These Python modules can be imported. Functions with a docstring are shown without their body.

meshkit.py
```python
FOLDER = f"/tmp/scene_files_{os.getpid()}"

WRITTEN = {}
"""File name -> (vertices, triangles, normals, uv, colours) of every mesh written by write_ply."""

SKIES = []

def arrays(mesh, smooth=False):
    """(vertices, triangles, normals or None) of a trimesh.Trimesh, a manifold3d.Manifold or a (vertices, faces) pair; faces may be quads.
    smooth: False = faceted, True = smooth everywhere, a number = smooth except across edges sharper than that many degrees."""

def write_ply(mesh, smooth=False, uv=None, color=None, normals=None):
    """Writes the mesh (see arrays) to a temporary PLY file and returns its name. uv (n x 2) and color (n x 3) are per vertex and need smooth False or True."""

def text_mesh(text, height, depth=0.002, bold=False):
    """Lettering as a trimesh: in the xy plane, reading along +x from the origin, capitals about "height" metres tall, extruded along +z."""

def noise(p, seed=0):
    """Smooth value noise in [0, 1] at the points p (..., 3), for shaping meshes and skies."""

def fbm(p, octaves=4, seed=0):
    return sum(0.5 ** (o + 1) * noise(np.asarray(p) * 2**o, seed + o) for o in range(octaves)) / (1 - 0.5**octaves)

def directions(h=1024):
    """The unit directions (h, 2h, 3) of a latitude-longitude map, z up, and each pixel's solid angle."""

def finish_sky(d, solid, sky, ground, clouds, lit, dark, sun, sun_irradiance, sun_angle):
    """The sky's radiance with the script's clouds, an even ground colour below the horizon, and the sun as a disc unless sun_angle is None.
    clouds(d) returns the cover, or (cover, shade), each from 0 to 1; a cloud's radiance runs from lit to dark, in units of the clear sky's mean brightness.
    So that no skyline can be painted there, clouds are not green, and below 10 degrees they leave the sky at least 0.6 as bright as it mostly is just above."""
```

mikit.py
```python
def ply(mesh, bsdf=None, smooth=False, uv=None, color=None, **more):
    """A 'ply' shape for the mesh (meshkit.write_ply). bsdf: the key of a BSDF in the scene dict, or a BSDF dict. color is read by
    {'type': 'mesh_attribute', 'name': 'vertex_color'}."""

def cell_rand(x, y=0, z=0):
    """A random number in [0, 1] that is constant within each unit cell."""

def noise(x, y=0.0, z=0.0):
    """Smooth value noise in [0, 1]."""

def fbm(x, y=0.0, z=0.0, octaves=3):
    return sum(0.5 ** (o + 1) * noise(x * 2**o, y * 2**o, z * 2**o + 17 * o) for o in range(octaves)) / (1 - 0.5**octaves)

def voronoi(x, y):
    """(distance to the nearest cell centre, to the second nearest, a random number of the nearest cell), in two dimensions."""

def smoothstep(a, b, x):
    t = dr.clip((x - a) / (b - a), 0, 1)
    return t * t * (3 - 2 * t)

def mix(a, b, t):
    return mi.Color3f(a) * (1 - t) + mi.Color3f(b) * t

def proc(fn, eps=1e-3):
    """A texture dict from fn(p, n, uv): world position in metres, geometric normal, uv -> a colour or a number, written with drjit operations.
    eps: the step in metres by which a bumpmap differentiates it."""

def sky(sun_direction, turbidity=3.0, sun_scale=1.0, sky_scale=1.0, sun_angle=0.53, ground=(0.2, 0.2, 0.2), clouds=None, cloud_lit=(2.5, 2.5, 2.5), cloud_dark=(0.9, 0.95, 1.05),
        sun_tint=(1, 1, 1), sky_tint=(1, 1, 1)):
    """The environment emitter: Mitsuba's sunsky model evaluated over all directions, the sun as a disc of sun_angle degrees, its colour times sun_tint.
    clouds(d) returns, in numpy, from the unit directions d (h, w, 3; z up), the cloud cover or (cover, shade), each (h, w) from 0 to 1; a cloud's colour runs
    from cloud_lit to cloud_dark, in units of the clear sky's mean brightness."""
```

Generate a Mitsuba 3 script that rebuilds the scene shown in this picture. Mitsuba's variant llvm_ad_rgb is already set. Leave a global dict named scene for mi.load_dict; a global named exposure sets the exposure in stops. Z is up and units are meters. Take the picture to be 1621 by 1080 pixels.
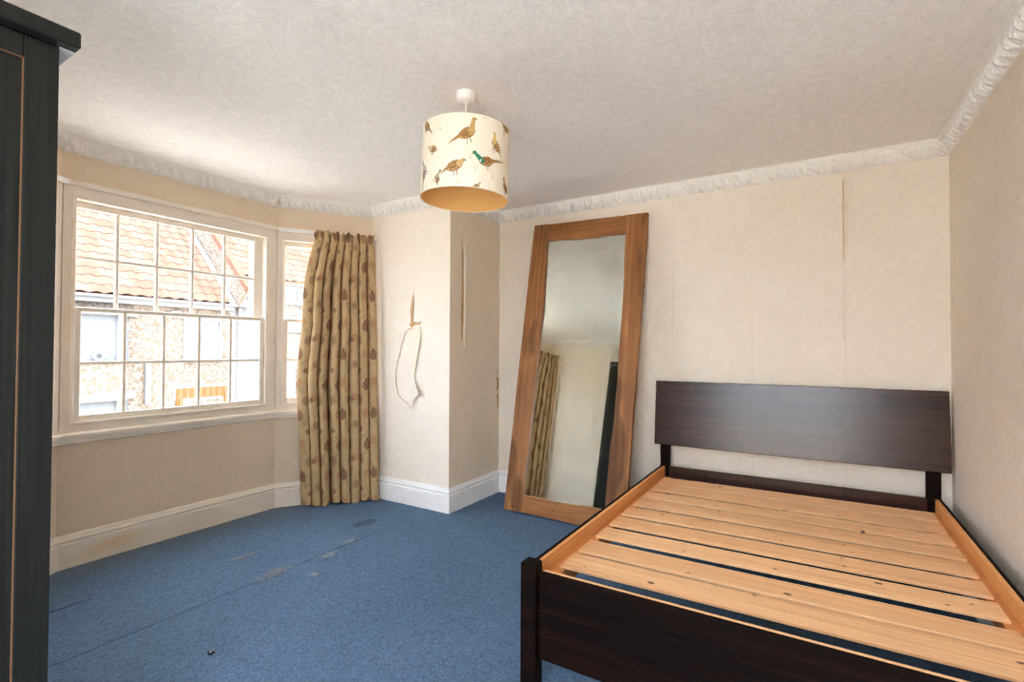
import math, random
import numpy as np, trimesh, drjit as dr, mitsuba as mi
import mikit, meshkit
from mikit import proc, noise, fbm, voronoi, smoothstep, mix, cell_rand

scene, labels = {}, {}
rng = np.random.default_rng(7)
random.seed(7)

# ------------------------------------------------------------------ camera, sky, sun, exposure
F_PX, YAW, PITCH, ROLL = 787.5, 0.5473, 0.0158, 0.0043
EYE = np.array([0.0, 0.0, 1.3])
_f = np.array([-math.sin(YAW) * math.cos(PITCH), math.cos(YAW) * math.cos(PITCH), math.sin(PITCH)])
_r = np.array([math.cos(YAW), math.sin(YAW), 0.0])
_u = np.cross(_r, _f)
_up = -_r * math.sin(ROLL) + _u * math.cos(ROLL)
T = mi.ScalarTransform4f
scene['camera'] = {'type': 'perspective', 'fov': math.degrees(2 * math.atan(810.5 / F_PX)), 'fov_axis': 'x', 'near_clip': 0.02, 'far_clip': 500.0,
                   'to_world': T().look_at(origin=EYE.tolist(), target=(EYE + _f).tolist(), up=_up.tolist())}
SUN = (0.70, -0.34, 0.80)
def bright_haze(d):
    z = d[..., 2]
    n = 0.5 + 0.25 * np.sin(5 * d[..., 0] + 3 * d[..., 1]) * np.sin(4 * d[..., 1] - 2 * d[..., 2])
    return np.clip(0.75 + 0.2 * n + 0 * z, 0, 1), np.clip(0.25 * n, 0, 1)
scene['sky'] = mikit.sky(SUN, turbidity=4.0, sun_scale=0.13, sky_scale=1.0, ground=(0.55, 0.475, 0.385), clouds=bright_haze,
                         cloud_lit=(5.2, 6.0, 7.1), cloud_dark=(4.1, 4.85, 5.9))
exposure = 4.62

# ------------------------------------------------------------------ materials
def rgb(*c): return {'type': 'rgb', 'value': list(map(float, c))}
def two(d): return {'type': 'twosided', 'bsdf': d}
def pr(color, rough=0.5, spec=0.5, **k):
    return two({'type': 'principled', 'base_color': color if isinstance(color, dict) else rgb(*color), 'roughness': rough, 'specular': spec, **k})
def bumped(inner, fn, scale, eps=1e-3):
    return {'type': 'twosided', 'bsdf': {'type': 'bumpmap', 'arbitrary': proc(fn, eps), 'scale': scale, 'bsdf': inner['bsdf'] if inner['type'] == 'twosided' else inner}}

def surf_s(p, n):
    return dr.select(dr.abs(n.x) > 0.75, p.y, dr.select(dr.abs(n.y) > 0.75, p.x, (p.x + p.y) * 0.8))
def paper_color(p, n, uv):
    s = surf_s(p, n)
    base = mix((0.77, 0.68, 0.565), (0.84, 0.765, 0.67), fbm(p.x * 1.1 + 3, p.y * 1.1, p.z * 1.3))
    bay_tint = smoothstep(-3.30, -3.42, p.x + 0.04 * noise(p.y * 4, p.z * 4))  # paper warmer and darker inside the bay
    alcove_shade = dr.select((dr.abs(n.x) > 0.75) & (p.y > 3.0) & (p.x < -2.3), 0.55 + 0.45 * fbm(p.y * 3, p.z * 2.2), 0.0)  # shade on the alcove return, tinted into the paper colour
    base = mix(base, base * mi.Color3f(0.93, 0.85, 0.76), dr.maximum(bay_tint, alcove_shade))
    fine = fbm(s * 34, p.z * 34, 3.0, octaves=3)
    base = base * (0.965 + 0.065 * fine)
    off = dr.select(p.y > 3.5, 0.919, dr.select(p.x < -3.6, -1.641 * 1.0, 2.867))
    per = dr.select(p.y > 3.5, 0.543, 0.531)
    t = (dr.select(p.x < -3.6, p.y, s) + off) / per
    fr = dr.abs(t - dr.round(t)) * per
    wob = 0.0022 * (0.4 + noise(p.z * 3, s))
    line = 1 - smoothstep(wob * 0.4, wob, fr)
    return base * (1 - 0.22 * line * (0.3 + 0.7 * noise(p.z * 2.3 + 5, s * 2)))
def paper_bump(p, n, uv):
    s = surf_s(p, n)
    a = fbm(s * 9, p.z * 9, octaves=2) * 5.0
    return noise(s * 75 + a * 3, p.z * 75 - a * 3) + 0.6 * noise(s * 30 + 4 * a, p.z * 26)
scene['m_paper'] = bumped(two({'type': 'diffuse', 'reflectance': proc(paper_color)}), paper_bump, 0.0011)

def ceil_bump(p, n, uv):
    """overlapping patches of short brush strokes, each patch turned its own way"""
    out, tot = mi.Float(0), mi.Float(0)
    for k, (ox, oy) in enumerate(((0.0, 0.0), (0.5, 0.5), (0.5, 0.0))):
        x, y = p.x / 0.085 + ox, p.y / 0.085 + oy
        cx, cy = dr.floor(x), dr.floor(y)
        lx, ly = x - cx - 0.5, y - cy - 0.5
        a = cell_rand(cx, cy, k) * 6.2832
        u, v = (lx * dr.cos(a) + ly * dr.sin(a)) * 0.085, (ly * dr.cos(a) - lx * dr.sin(a)) * 0.085
        w = dr.square((1 - dr.abs(2 * lx)) * (1 - dr.abs(2 * ly))) + 1e-4
        out += w * noise(u * 150 + 90 * cell_rand(cx, cy, k + 5), v * 34 + 11 * k)
        tot += w
    return out / tot
def ceil_color(p, n, uv):
    q = smoothstep(0.2, 0.8, ceil_bump(p, n, uv))  # hollows between strokes darker: their shading put into the colour
    return mix((0.865, 0.835, 0.79), (0.915, 0.895, 0.865), fbm(p.x * 0.9, p.y * 0.9)) * (0.94 + 0.08 * q)
scene['m_ceiling'] = bumped(two({'type': 'diffuse', 'reflectance': proc(ceil_color)}), ceil_bump, 0.0022)

def carpet_color(p, n, uv):
    sp = noise(p.x * 190, p.y * 190)
    md = fbm(p.x * 60, p.y * 60)
    lg = fbm(p.x * 1.6 + 4, p.y * 1.6)
    c = mix((0.024, 0.051, 0.089), (0.136, 0.207, 0.308), 0.2 * lg + 0.5 * sp + 0.3 * md)
    dx, dy = (p.x + 2.868) / 0.075, (p.y - 2.61) / 0.12
    stain = 1 - smoothstep(0.75, 1.0, dr.sqrt(dx * dx + dy * dy) + 0.2 * noise(p.x * 30, p.y * 30))
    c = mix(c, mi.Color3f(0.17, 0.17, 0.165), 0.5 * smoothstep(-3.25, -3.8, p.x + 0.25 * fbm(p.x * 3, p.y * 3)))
    return c * (1 - 0.35 * stain)
def carpet_bump(p, n, uv): return noise(p.x * 300, p.y * 300) + fbm(p.x * 90, p.y * 90)
scene['m_carpet'] = bumped(pr(proc(carpet_color), 0.95, 0.1, sheen=0.3), carpet_bump, 0.002)

def paint_color(p, n, uv): return mi.Color3f(0.82, 0.74, 0.64) * (0.94 + 0.08 * fbm(p.x * 7, p.y * 7, p.z * 7))
scene['m_paint'] = pr(proc(paint_color), 0.4, 0.4)
def skirt_color(p, n, uv):
    c = mix((0.80, 0.785, 0.765), (0.81, 0.725, 0.61), dr.select(p.x < -3.4, 1.0, 0.0)) * (0.95 + 0.07 * fbm(p.x * 9, p.y * 9, p.z * 9))
    g_ = dr.exp(-(dr.square((p.y - 1.38 - 0.9 * (p.z - 0.07)) / 0.20) + dr.square((p.z - 0.075) / 0.055))) * dr.select(p.x < -3.7, 1.0, 0.0)
    st = smoothstep(0.25, 0.95, g_ * (0.55 + 0.9 * fbm(p.y * 14 + 1, p.z * 20)))
    return mix(c, mi.Color3f(0.76, 0.55, 0.29), 0.6 * st)
scene['m_skirt'] = pr(proc(skirt_color), 0.42, 0.4)
scene['m_plaster'] = two({'type': 'diffuse', 'reflectance': rgb(0.84, 0.81, 0.765)})
scene['m_white'] = pr((0.82, 0.81, 0.79), 0.35, 0.5)
scene['m_metal'] = {'type': 'roughconductor', 'material': 'Al', 'alpha': 0.25}
scene['m_glass'] = {'type': 'thindielectric', 'int_ior': 1.5}

def knots(a, b, sa, sb, r, seed):
    """dark knots: 0..1, cells sa x sb along and across the grain"""
    ca, cb = dr.floor(a / sa), dr.floor(b / sb)
    ka, kb = (0.2 + 0.6 * cell_rand(ca, cb, seed)) * sa, (0.2 + 0.6 * cell_rand(ca, cb, seed + 1)) * sb
    rr = r * (0.4 + 0.9 * cell_rand(ca, cb, seed + 2))
    da, db = (a - ca * sa - ka) / (rr * 1.5), (b - cb * sb - kb) / rr
    d = dr.sqrt(da * da + db * db)
    return dr.select(cell_rand(ca, cb, seed + 3) > 0.45, 1 - smoothstep(0.6, 1.15, d), 0.0), dr.select(cell_rand(ca, cb, seed + 3) > 0.45, dr.exp(-d * 0.5), 0.0)
def pine_color(p, n, uv):
    ka, kw = knots(p.x, p.y, 0.31, 0.0955, 0.0085, 11)
    row = dr.floor((p.y - 1.9) / 0.191)
    tone = cell_rand(row, 3)
    w = p.y + 0.006 * fbm(p.x * 2.5, p.y * 12) + 0.016 * kw
    g = noise(w * 260, p.x * 2.2, p.z * 200)
    g2 = noise(w * 75 + 9, p.x * 1.1, row)
    c = mix((0.68, 0.345, 0.15), (0.89, 0.56, 0.305), 0.35 * g + 0.45 * g2 + 0.2 * tone)
    c = c * (0.92 + 0.16 * fbm(p.x * 2.2, p.y * 9))
    return mix(c, mi.Color3f(0.10, 0.035, 0.015), 0.85 * ka)
scene['m_pine'] = pr(proc(pine_color), 0.5, 0.35)
def rail_pine(p, n, uv):
    g = noise(p.z * 260 + 0.8 * noise(p.y * 4, p.z * 20), p.y * 2.0)
    k, _ = knots(p.y, p.z, 0.33, 0.07, 0.006, 31)
    return mix(mix((0.56, 0.22, 0.06), (0.72, 0.34, 0.12), g), mi.Color3f(0.09, 0.03, 0.012), 0.8 * k)
scene['m_rail_pine'] = pr(proc(rail_pine), 0.45, 0.4)
def dark_wood(p, n, uv):
    b = dr.floor(p.z / 0.074)
    seg = dr.floor(p.x / 0.55 + cell_rand(b, 2) * 3)
    t = cell_rand(b, seg)
    g = noise(p.z * 170 + 2 * noise(p.x * 1.5, p.z * 9), p.x * 1.6, p.y * 90)
    k, kw = knots(p.x, p.z, 0.42, 0.148, 0.013, 51)
    c = mix((0.008, 0.0040, 0.0034), (0.060, 0.019, 0.012), 0.45 * t + 0.55 * g)
    sc = noise(p.x * 500 + 60 * noise(p.x * 9, p.z * 9), p.z * 40)
    c = c + mi.Color3f(0.05, 0.04, 0.03) * smoothstep(0.93, 1.0, sc) * smoothstep(0.6, 0.8, noise(p.x * 11, p.z * 11, 4))
    return mix(c, mi.Color3f(0.006, 0.004, 0.003), 0.8 * k)
scene['m_dark_wood'] = pr(proc(dark_wood), 0.25, 0.5)
def dark_wood_foot(p, n, uv):
    g = noise(p.z * 120 + 2 * noise(p.x * 1.5, p.z * 9), p.x * 1.3, p.y * 90)
    c = mix((0.0035, 0.0022, 0.002), (0.020, 0.0075, 0.005), g * fbm(p.x * 2, p.z * 20))
    a = noise(p.x * 3, p.z * 3) * 6.0
    sc = noise((p.x * dr.cos(a) + p.z * dr.sin(a)) * 600, (p.z * dr.cos(a) - p.x * dr.sin(a)) * 30)
    return c + mi.Color3f(0.09, 0.07, 0.05) * smoothstep(0.94, 1.0, sc) * smoothstep(0.62, 0.8, noise(p.x * 9, p.z * 9, 4))
scene['m_dark_foot'] = pr(proc(dark_wood_foot), 0.55, 0.05)

def oak(along, across, p, seed):
    w = across + 0.02 * fbm(along * 1.8, across * 9, seed)
    k, kw = knots(along + 0.13, across, 0.47, 0.2, 0.011, 71 + seed)
    w = w + 0.02 * kw
    g = noise(w * 240, along * 5.0, seed)
    g2 = noise(w * 55, along * 1.0, seed + 5)
    c = mix((0.20, 0.073, 0.022), (0.44, 0.195, 0.070), 0.45 * g + 0.55 * g2)
    c = c * (0.62 + 0.55 * fbm(along * 3.1, across * 7, seed)) * (0.55 + 0.45 * smoothstep(0.26, 0.42, fbm(along * 2.3 + 8, across * 8, seed + 2)))
    if seed == 1:                                      # the split in the right-hand stile
        d = (across + 1.095 - 0.02 * noise(along * 14)) / 0.022
        cr = dr.exp(-d * d) * smoothstep(1.50, 1.60, along) * smoothstep(2.02, 1.85, along) * smoothstep(0.35, 0.62, noise(along * 45, across * 160))
        k = dr.maximum(k, 0.75 * cr)
    return mix(c, mi.Color3f(0.06, 0.022, 0.010), 0.85 * k)
scene['m_oak_v'] = pr(proc(lambda p, n, uv: oak(p.z, p.x, p, 1)), 0.55, 0.3)
scene['m_oak_h'] = pr(proc(lambda p, n, uv: oak(p.x, p.z, p, 4)), 0.55, 0.3)
scene['m_mirror'] = {'type': 'conductor', 'material': 'none', 'specular_reflectance': rgb(0.82, 0.84, 0.78)}

def black_paint(p, n, uv):
    g = noise(p.y * 160, p.z * 3.0, p.x * 60)
    return mi.Color3f(0.0125, 0.0135, 0.0118) * (0.7 + 0.6 * g)
scene['m_black'] = pr(proc(black_paint), 0.5, 0.18)
scene['m_worn'] = pr((0.13, 0.066, 0.032), 0.6, 0.3)
scene['m_soffit'] = pr((0.42, 0.44, 0.47), 0.4, 0.5)
scene['m_vc'] = two({'type': 'diffuse', 'reflectance': {'type': 'mesh_attribute', 'name': 'vertex_color'}})
scene['m_lining'] = pr((0.76, 0.44, 0.15), 0.6, 0.3)
scene['m_torn'] = two({'type': 'diffuse', 'reflectance': rgb(0.55, 0.34, 0.17)})
scene['m_torn_dark'] = two({'type': 'diffuse', 'reflectance': rgb(0.36, 0.22, 0.11)})
scene['m_paperback'] = two({'type': 'diffuse', 'reflectance': rgb(0.80, 0.70, 0.56)})
scene['m_lint'] = two({'type': 'diffuse', 'reflectance': rgb(0.34, 0.36, 0.39)})
scene['m_blackplastic'] = pr((0.015, 0.015, 0.018), 0.4, 0.5)
# outdoors
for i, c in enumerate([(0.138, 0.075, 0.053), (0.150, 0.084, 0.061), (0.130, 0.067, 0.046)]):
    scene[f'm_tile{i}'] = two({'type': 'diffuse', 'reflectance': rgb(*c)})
def pebble(p, n, uv):
    s = surf_s(p, n)
    d1, d2, r = voronoi(s * 22, p.z * 22)
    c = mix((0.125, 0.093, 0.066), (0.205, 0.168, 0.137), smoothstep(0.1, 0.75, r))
    return c * (0.7 + 0.3 * smoothstep(0.0, 0.25, d2 - d1))
scene['m_pebble'] = two({'type': 'diffuse', 'reflectance': proc(pebble)})
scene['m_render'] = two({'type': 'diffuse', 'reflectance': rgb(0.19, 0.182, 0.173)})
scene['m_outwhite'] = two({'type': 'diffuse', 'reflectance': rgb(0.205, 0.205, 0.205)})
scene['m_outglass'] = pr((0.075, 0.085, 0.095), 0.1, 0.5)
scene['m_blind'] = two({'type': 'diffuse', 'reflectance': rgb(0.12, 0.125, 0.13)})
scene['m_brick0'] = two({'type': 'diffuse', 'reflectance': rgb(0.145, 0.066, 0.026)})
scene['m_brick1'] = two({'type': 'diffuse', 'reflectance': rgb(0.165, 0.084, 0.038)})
scene['m_asphalt'] = two({'type': 'diffuse', 'reflectance': rgb(0.66, 0.57, 0.46)})
scene['m_grey'] = two({'type': 'diffuse', 'reflectance': rgb(0.45, 0.45, 0.45)})

# ------------------------------------------------------------------ helpers
_names = {}
def numbered(key):
    n = _names.get(key, 0); _names[key] = n + 1
    return key if n == 0 else f'{key}_{n:03d}'
def add(key, mesh, mat, smooth=False, label=None, cat=None, group=None, kind=None, **kw):
    key = numbered(key)
    scene[key] = mikit.ply(mesh, mat, smooth=smooth, **kw)
    note(key, label, cat, group, kind)
    return key
def note(key, label=None, cat=None, group=None, kind=None):
    d = {k: v for k, v in (('label', label), ('category', cat), ('group', group), ('kind', kind)) if v}
    if d: labels[key] = {**labels.get(key, {}), **d}
def thing(name, label, cat, group=None, kind=None):
    key = numbered(name); note(key, label, cat, group, kind); return key
def copy_shape(key, src, m=None, **k):
    key = numbered(key); d = dict(scene[src])
    if m is not None: d['to_world'] = T(m.tolist())
    scene[key] = d; note(key, **k); return key

_sg = np.array([[x, y, z] for x in (-1, 1) for y in (-1, 1) for z in (-1, 1)], float)
def _cb(h, c):
    return np.concatenate([_sg * (h - np.array(o) * c) for o in ((0, 1, 1), (1, 0, 1), (1, 1, 0))])
_hull = trimesh.convex.convex_hull(_cb(np.ones(3), 0.3))
_ord = [int(np.argmin(((_cb(np.ones(3), 0.3) - v) ** 2).sum(1))) for v in _hull.vertices]
def cbox(lo, hi, c=0.003):
    lo, hi = np.asarray(lo, float), np.asarray(hi, float)
    h = (hi - lo) / 2
    c = min(c, 0.45 * h.min())
    return trimesh.Trimesh(_cb(h, c)[_ord] + (lo + hi) / 2, _hull.faces, process=False)
_bf = trimesh.creation.box().faces
def box(lo, hi):
    lo, hi = np.asarray(lo, float), np.asarray(hi, float)
    return trimesh.Trimesh(trimesh.creation.box().vertices * (hi - lo) + (lo + hi) / 2, _bf, process=False)
def cat(*m): return trimesh.util.concatenate([x for x in (m[0] if len(m) == 1 and isinstance(m[0], (list, tuple)) else m)])
def place(mesh, o, ex, ey, ez):
    m = mesh.copy(); v = np.asarray(m.vertices)
    m.vertices = np.asarray(o) + v[:, :1] * np.asarray(ex) + v[:, 1:2] * np.asarray(ey) + v[:, 2:] * np.asarray(ez)
    if np.linalg.det(np.array([ex, ey, ez])) < 0: m.invert()
    return m
def grid(fn, nu, nv, wrap=False):
    """fn(u, v) arrays -> points; returns (vertices, faces), u fastest"""
    U, V = np.meshgrid(np.linspace(0, 1, nu), np.linspace(0, 1, nv))
    P = fn(U, V).reshape(-1, 3)
    i = np.arange(nu * nv).reshape(nv, nu)
    f = np.concatenate([np.stack([i[:-1, :-1], i[:-1, 1:], i[1:, 1:]], -1).reshape(-1, 3), np.stack([i[:-1, :-1], i[1:, 1:], i[1:, :-1]], -1).reshape(-1, 3)])
    return P, f
def tube(pts, r, n=8):
    pts = np.asarray(pts, float); r = np.broadcast_to(np.asarray(r, float), (len(pts),))
    t = np.gradient(pts, axis=0); t /= np.linalg.norm(t, axis=1, keepdims=True)
    a = np.cross(t, [0.31, 0.17, 0.93]); a /= np.linalg.norm(a, axis=1, keepdims=True)
    b = np.cross(t, a)
    th = np.linspace(0, 2 * np.pi, n, endpoint=False)
    v = pts[:, None] + r[:, None, None] * (np.cos(th)[None, :, None] * a[:, None] + np.sin(th)[None, :, None] * b[:, None])
    k = len(pts); i = np.arange(k * n).reshape(k, n); j = np.roll(i, -1, 1)
    f = np.concatenate([np.stack([i[:-1], j[:-1], j[1:]], -1).reshape(-1, 3), np.stack([i[:-1], j[1:], i[1:]], -1).reshape(-1, 3)])
    caps = [[i[0, 0], i[0, q + 1], i[0, q]] for q in range(1, n - 1)] + [[i[-1, 0], i[-1, q], i[-1, q + 1]] for q in range(1, n - 1)]
    return trimesh.Trimesh(v.reshape(-1, 3), np.vstack([f, caps]), process=False)
def lathe(prof, n=48):
    prof = np.asarray(prof, float)
    return trimesh.creation.revolve(prof, sections=n)

# ------------------------------------------------------------------ the room
ZC = 2.55
XR, YB, XF, YJ, XB, YN = 0.682, 3.843, -2.481, 3.119, -3.773, -1.05
YA0, YA1 = 1.107, 2.472          # bay front
YJ2 = YA0 + YA1 - YJ             # near pier
XBJ = -3.36
POLY = np.array([(XR, YB), (XF, YB), (XF, YJ), (XBJ, YJ), (XB, YA1), (XB, YA0), (XBJ, YJ2), (XF, YJ2), (XF, YN), (XR, YN)])
EDGE = ['back', 'alcove', 'pier', 'bay_side', 'bay_front', 'bay_near', 'pier_near', 'left_near', 'near', 'right']
NE = len(POLY)
_t = np.roll(POLY, -1, 0) - POLY
ELEN = np.linalg.norm(_t, axis=1); _t /= ELEN[:, None]
_n = np.stack([-_t[:, 1], _t[:, 0]], 1)              # inward
_mit = np.array([(_n[i - 1] + _n[i]) / (1 + _n[i - 1] @ _n[i]) for i in range(NE)])
def wall_axes(i):
    """origin, along, outward, up"""
    return np.array([*POLY[i], 0.0]), np.array([*_t[i], 0.0]), -np.array([*_n[i], 0.0]), np.array([0, 0, 1.0])
def sweep_edge(i, prof, sub=1):
    """closed profile [(inward, z)] swept along wall i, mitred into its neighbours"""
    prof = np.asarray(prof, float); k = len(prof); j = (i + 1) % NE
    rows = []
    for q in np.linspace(0, 1, sub + 1):
        base = POLY[i] * (1 - q) + POLY[j] * q; m = _mit[i] * (1 - q) + _mit[j] * q
        xy = base + prof[:, :1] * m
        rows.append(np.column_stack([xy, prof[:, 1]]))
    v = np.concatenate(rows); idx = np.arange(len(v)).reshape(sub + 1, k); nx = np.roll(idx, -1, 1)
    f = np.concatenate([np.stack([idx[:-1], nx[:-1], nx[1:]], -1).reshape(-1, 3), np.stack([idx[:-1], nx[1:], idx[1:]], -1).reshape(-1, 3)])
    tri = trimesh.creation.triangulate_polygon(__import__('shapely').Polygon(prof), engine='earcut')[1] if k > 2 else []
    m = trimesh.Trimesh(v, np.vstack([f, np.asarray(tri), np.asarray(tri)[:, ::-1] + idx[-1, 0]]), process=False)
    m.fix_normals()
    return m

WALL_T = 0.24
OPEN = {4: [(YA1 - 2.378, YA1 - 1.167, 0.85, 2.19)], 3: [], 5: [], 8: []}
SW0, SW1 = 0.05, 0.711
OPEN[3] = [(ELEN[3] - SW1, ELEN[3] - SW0, 0.85, 2.19)]
OPEN[5] = [(SW0, SW1, 0.85, 2.19)]
OPEN[8] = [(1.05, 3.05, 0.0, 2.46)]
WLAB = {'back': 'long cream papered wall behind the bed and leaning mirror', 'alcove': 'short return wall with tan shade tinted into its torn paper beside the mirror',
        'pier': 'papered pier right of the curtain with a peeling oval tear', 'bay_side': 'angled bay wall behind the curtain', 'bay_front': 'bay wall below and around the wide sash window',
        'bay_near': 'angled bay wall at the near side of the bay', 'pier_near': 'near bay pier seen only in the mirror', 'left_near': 'wall behind the black wardrobe',
        'near': 'wall behind the viewer', 'right': 'plain cream wall at the right beside the bed'}
for i, nm in enumerate(EDGE):
    o, ex, ey, ez = wall_axes(i); L = ELEN[i]
    lo = 0.0 if nm in ('alcove', 'bay_front', 'bay_side', 'bay_near', 'left_near') else 0.0
    parts = []
    s0 = 0.0
    ext0 = WALL_T if nm in ('back', 'near') else 0.0
    for (a, b, za, zb) in OPEN.get(i, []):
        parts += [box((0, 0, 0), (a, WALL_T, ZC)), box((a, 0, zb), (b, WALL_T, ZC))] + ([box((a, 0, 0), (b, WALL_T, za))] if za > 0 else [])
        s0 = b
    parts.append(box((s0, 0, 0), (L, WALL_T, ZC)))
    if nm in ('back', 'near'):
        parts += [box((-WALL_T, 0, 0), (0, WALL_T, ZC)), box((L, 0, 0), (L + WALL_T, WALL_T, ZC))]
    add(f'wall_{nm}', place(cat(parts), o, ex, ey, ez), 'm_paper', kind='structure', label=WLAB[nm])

import shapely
from shapely.geometry import Polygon
outer = Polygon(POLY).buffer(WALL_T * 0.99, join_style=2)
slab = trimesh.creation.extrude_polygon(outer, 0.3); slab.apply_translation([0, 0, ZC])
add('ceiling', slab, 'm_ceiling', kind='structure', label='white ceiling with swirled textured paper')
slab = trimesh.creation.extrude_polygon(outer, 0.25); slab.apply_translation([0, 0, -0.262])
add('floor', slab, 'm_grey', kind='structure', label='floor of the room under blue carpet')
# carpet in strips that meet at the seams seen in the photograph
room = Polygon(POLY)
def strip(x0, x1, z, y0=-9, y1=9): 
    g = room.intersection(shapely.box(x0, y0, x1, y1))
    g = g if g.geom_type == 'Polygon' else max(g.geoms, key=lambda q: q.area)
    m = trimesh.creation.extrude_polygon(g, 0.0119 + z); m.apply_translation([0, 0, -0.012]); return m
add('floor__carpet', strip(-2.656, 9, 0.0), 'm_carpet')
add('floor__carpet', strip(-3.03, -2.659, 0.0008), 'm_carpet')
add('floor__carpet', strip(-9, -3.033, -0.0004), 'm_carpet')
add('floor__carpet_patch', cbox((-3.36, 0.62, 0.0002), (-3.2, 1.08, 0.003), 0.001), 'm_carpet', label='loose square carpet offcut at the bay edge')

SK = [(0, 0), (0.021, 0), (0.021, 0.140), (0.0165, 0.144), (0.0165, 0.152), (0.020, 0.157), (0.020, 0.164), (0.013, 0.172), (0.009, 0.186), (0, 0.194)]
SILL = [(0, 0.722), (0.010, 0.726), (0.020, 0.730), (0.020, 0.744), (0.027, 0.747), (0.027, 0.763), (0.034, 0.766), (0.034, 0.781), (0.022, 0.790), (0, 0.795)]
TRACK = [(0, 2.262), (0.022, 2.264), (0.022, 2.288), (0.014, 2.296), (0, 2.296)]
for i, nm in enumerate(EDGE):
    if nm in ('left_near', 'near'): continue
    add(f'baseboard_{nm}', sweep_edge(i, SK), 'm_skirt', kind='structure', label=f'painted moulded skirting board at the foot of the {nm.replace("_", " ")} wall')
for k, i in enumerate((3, 4, 5)):
    add(f'trim_{k + 1}', sweep_edge(i, SILL), 'm_paint', kind='structure', label='stepped painted sill moulding under the bay window')
    add(f'trim_{k + 4}', sweep_edge(i, TRACK), 'm_paint', kind='structure', label='painted rail moulding above the bay window')
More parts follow.
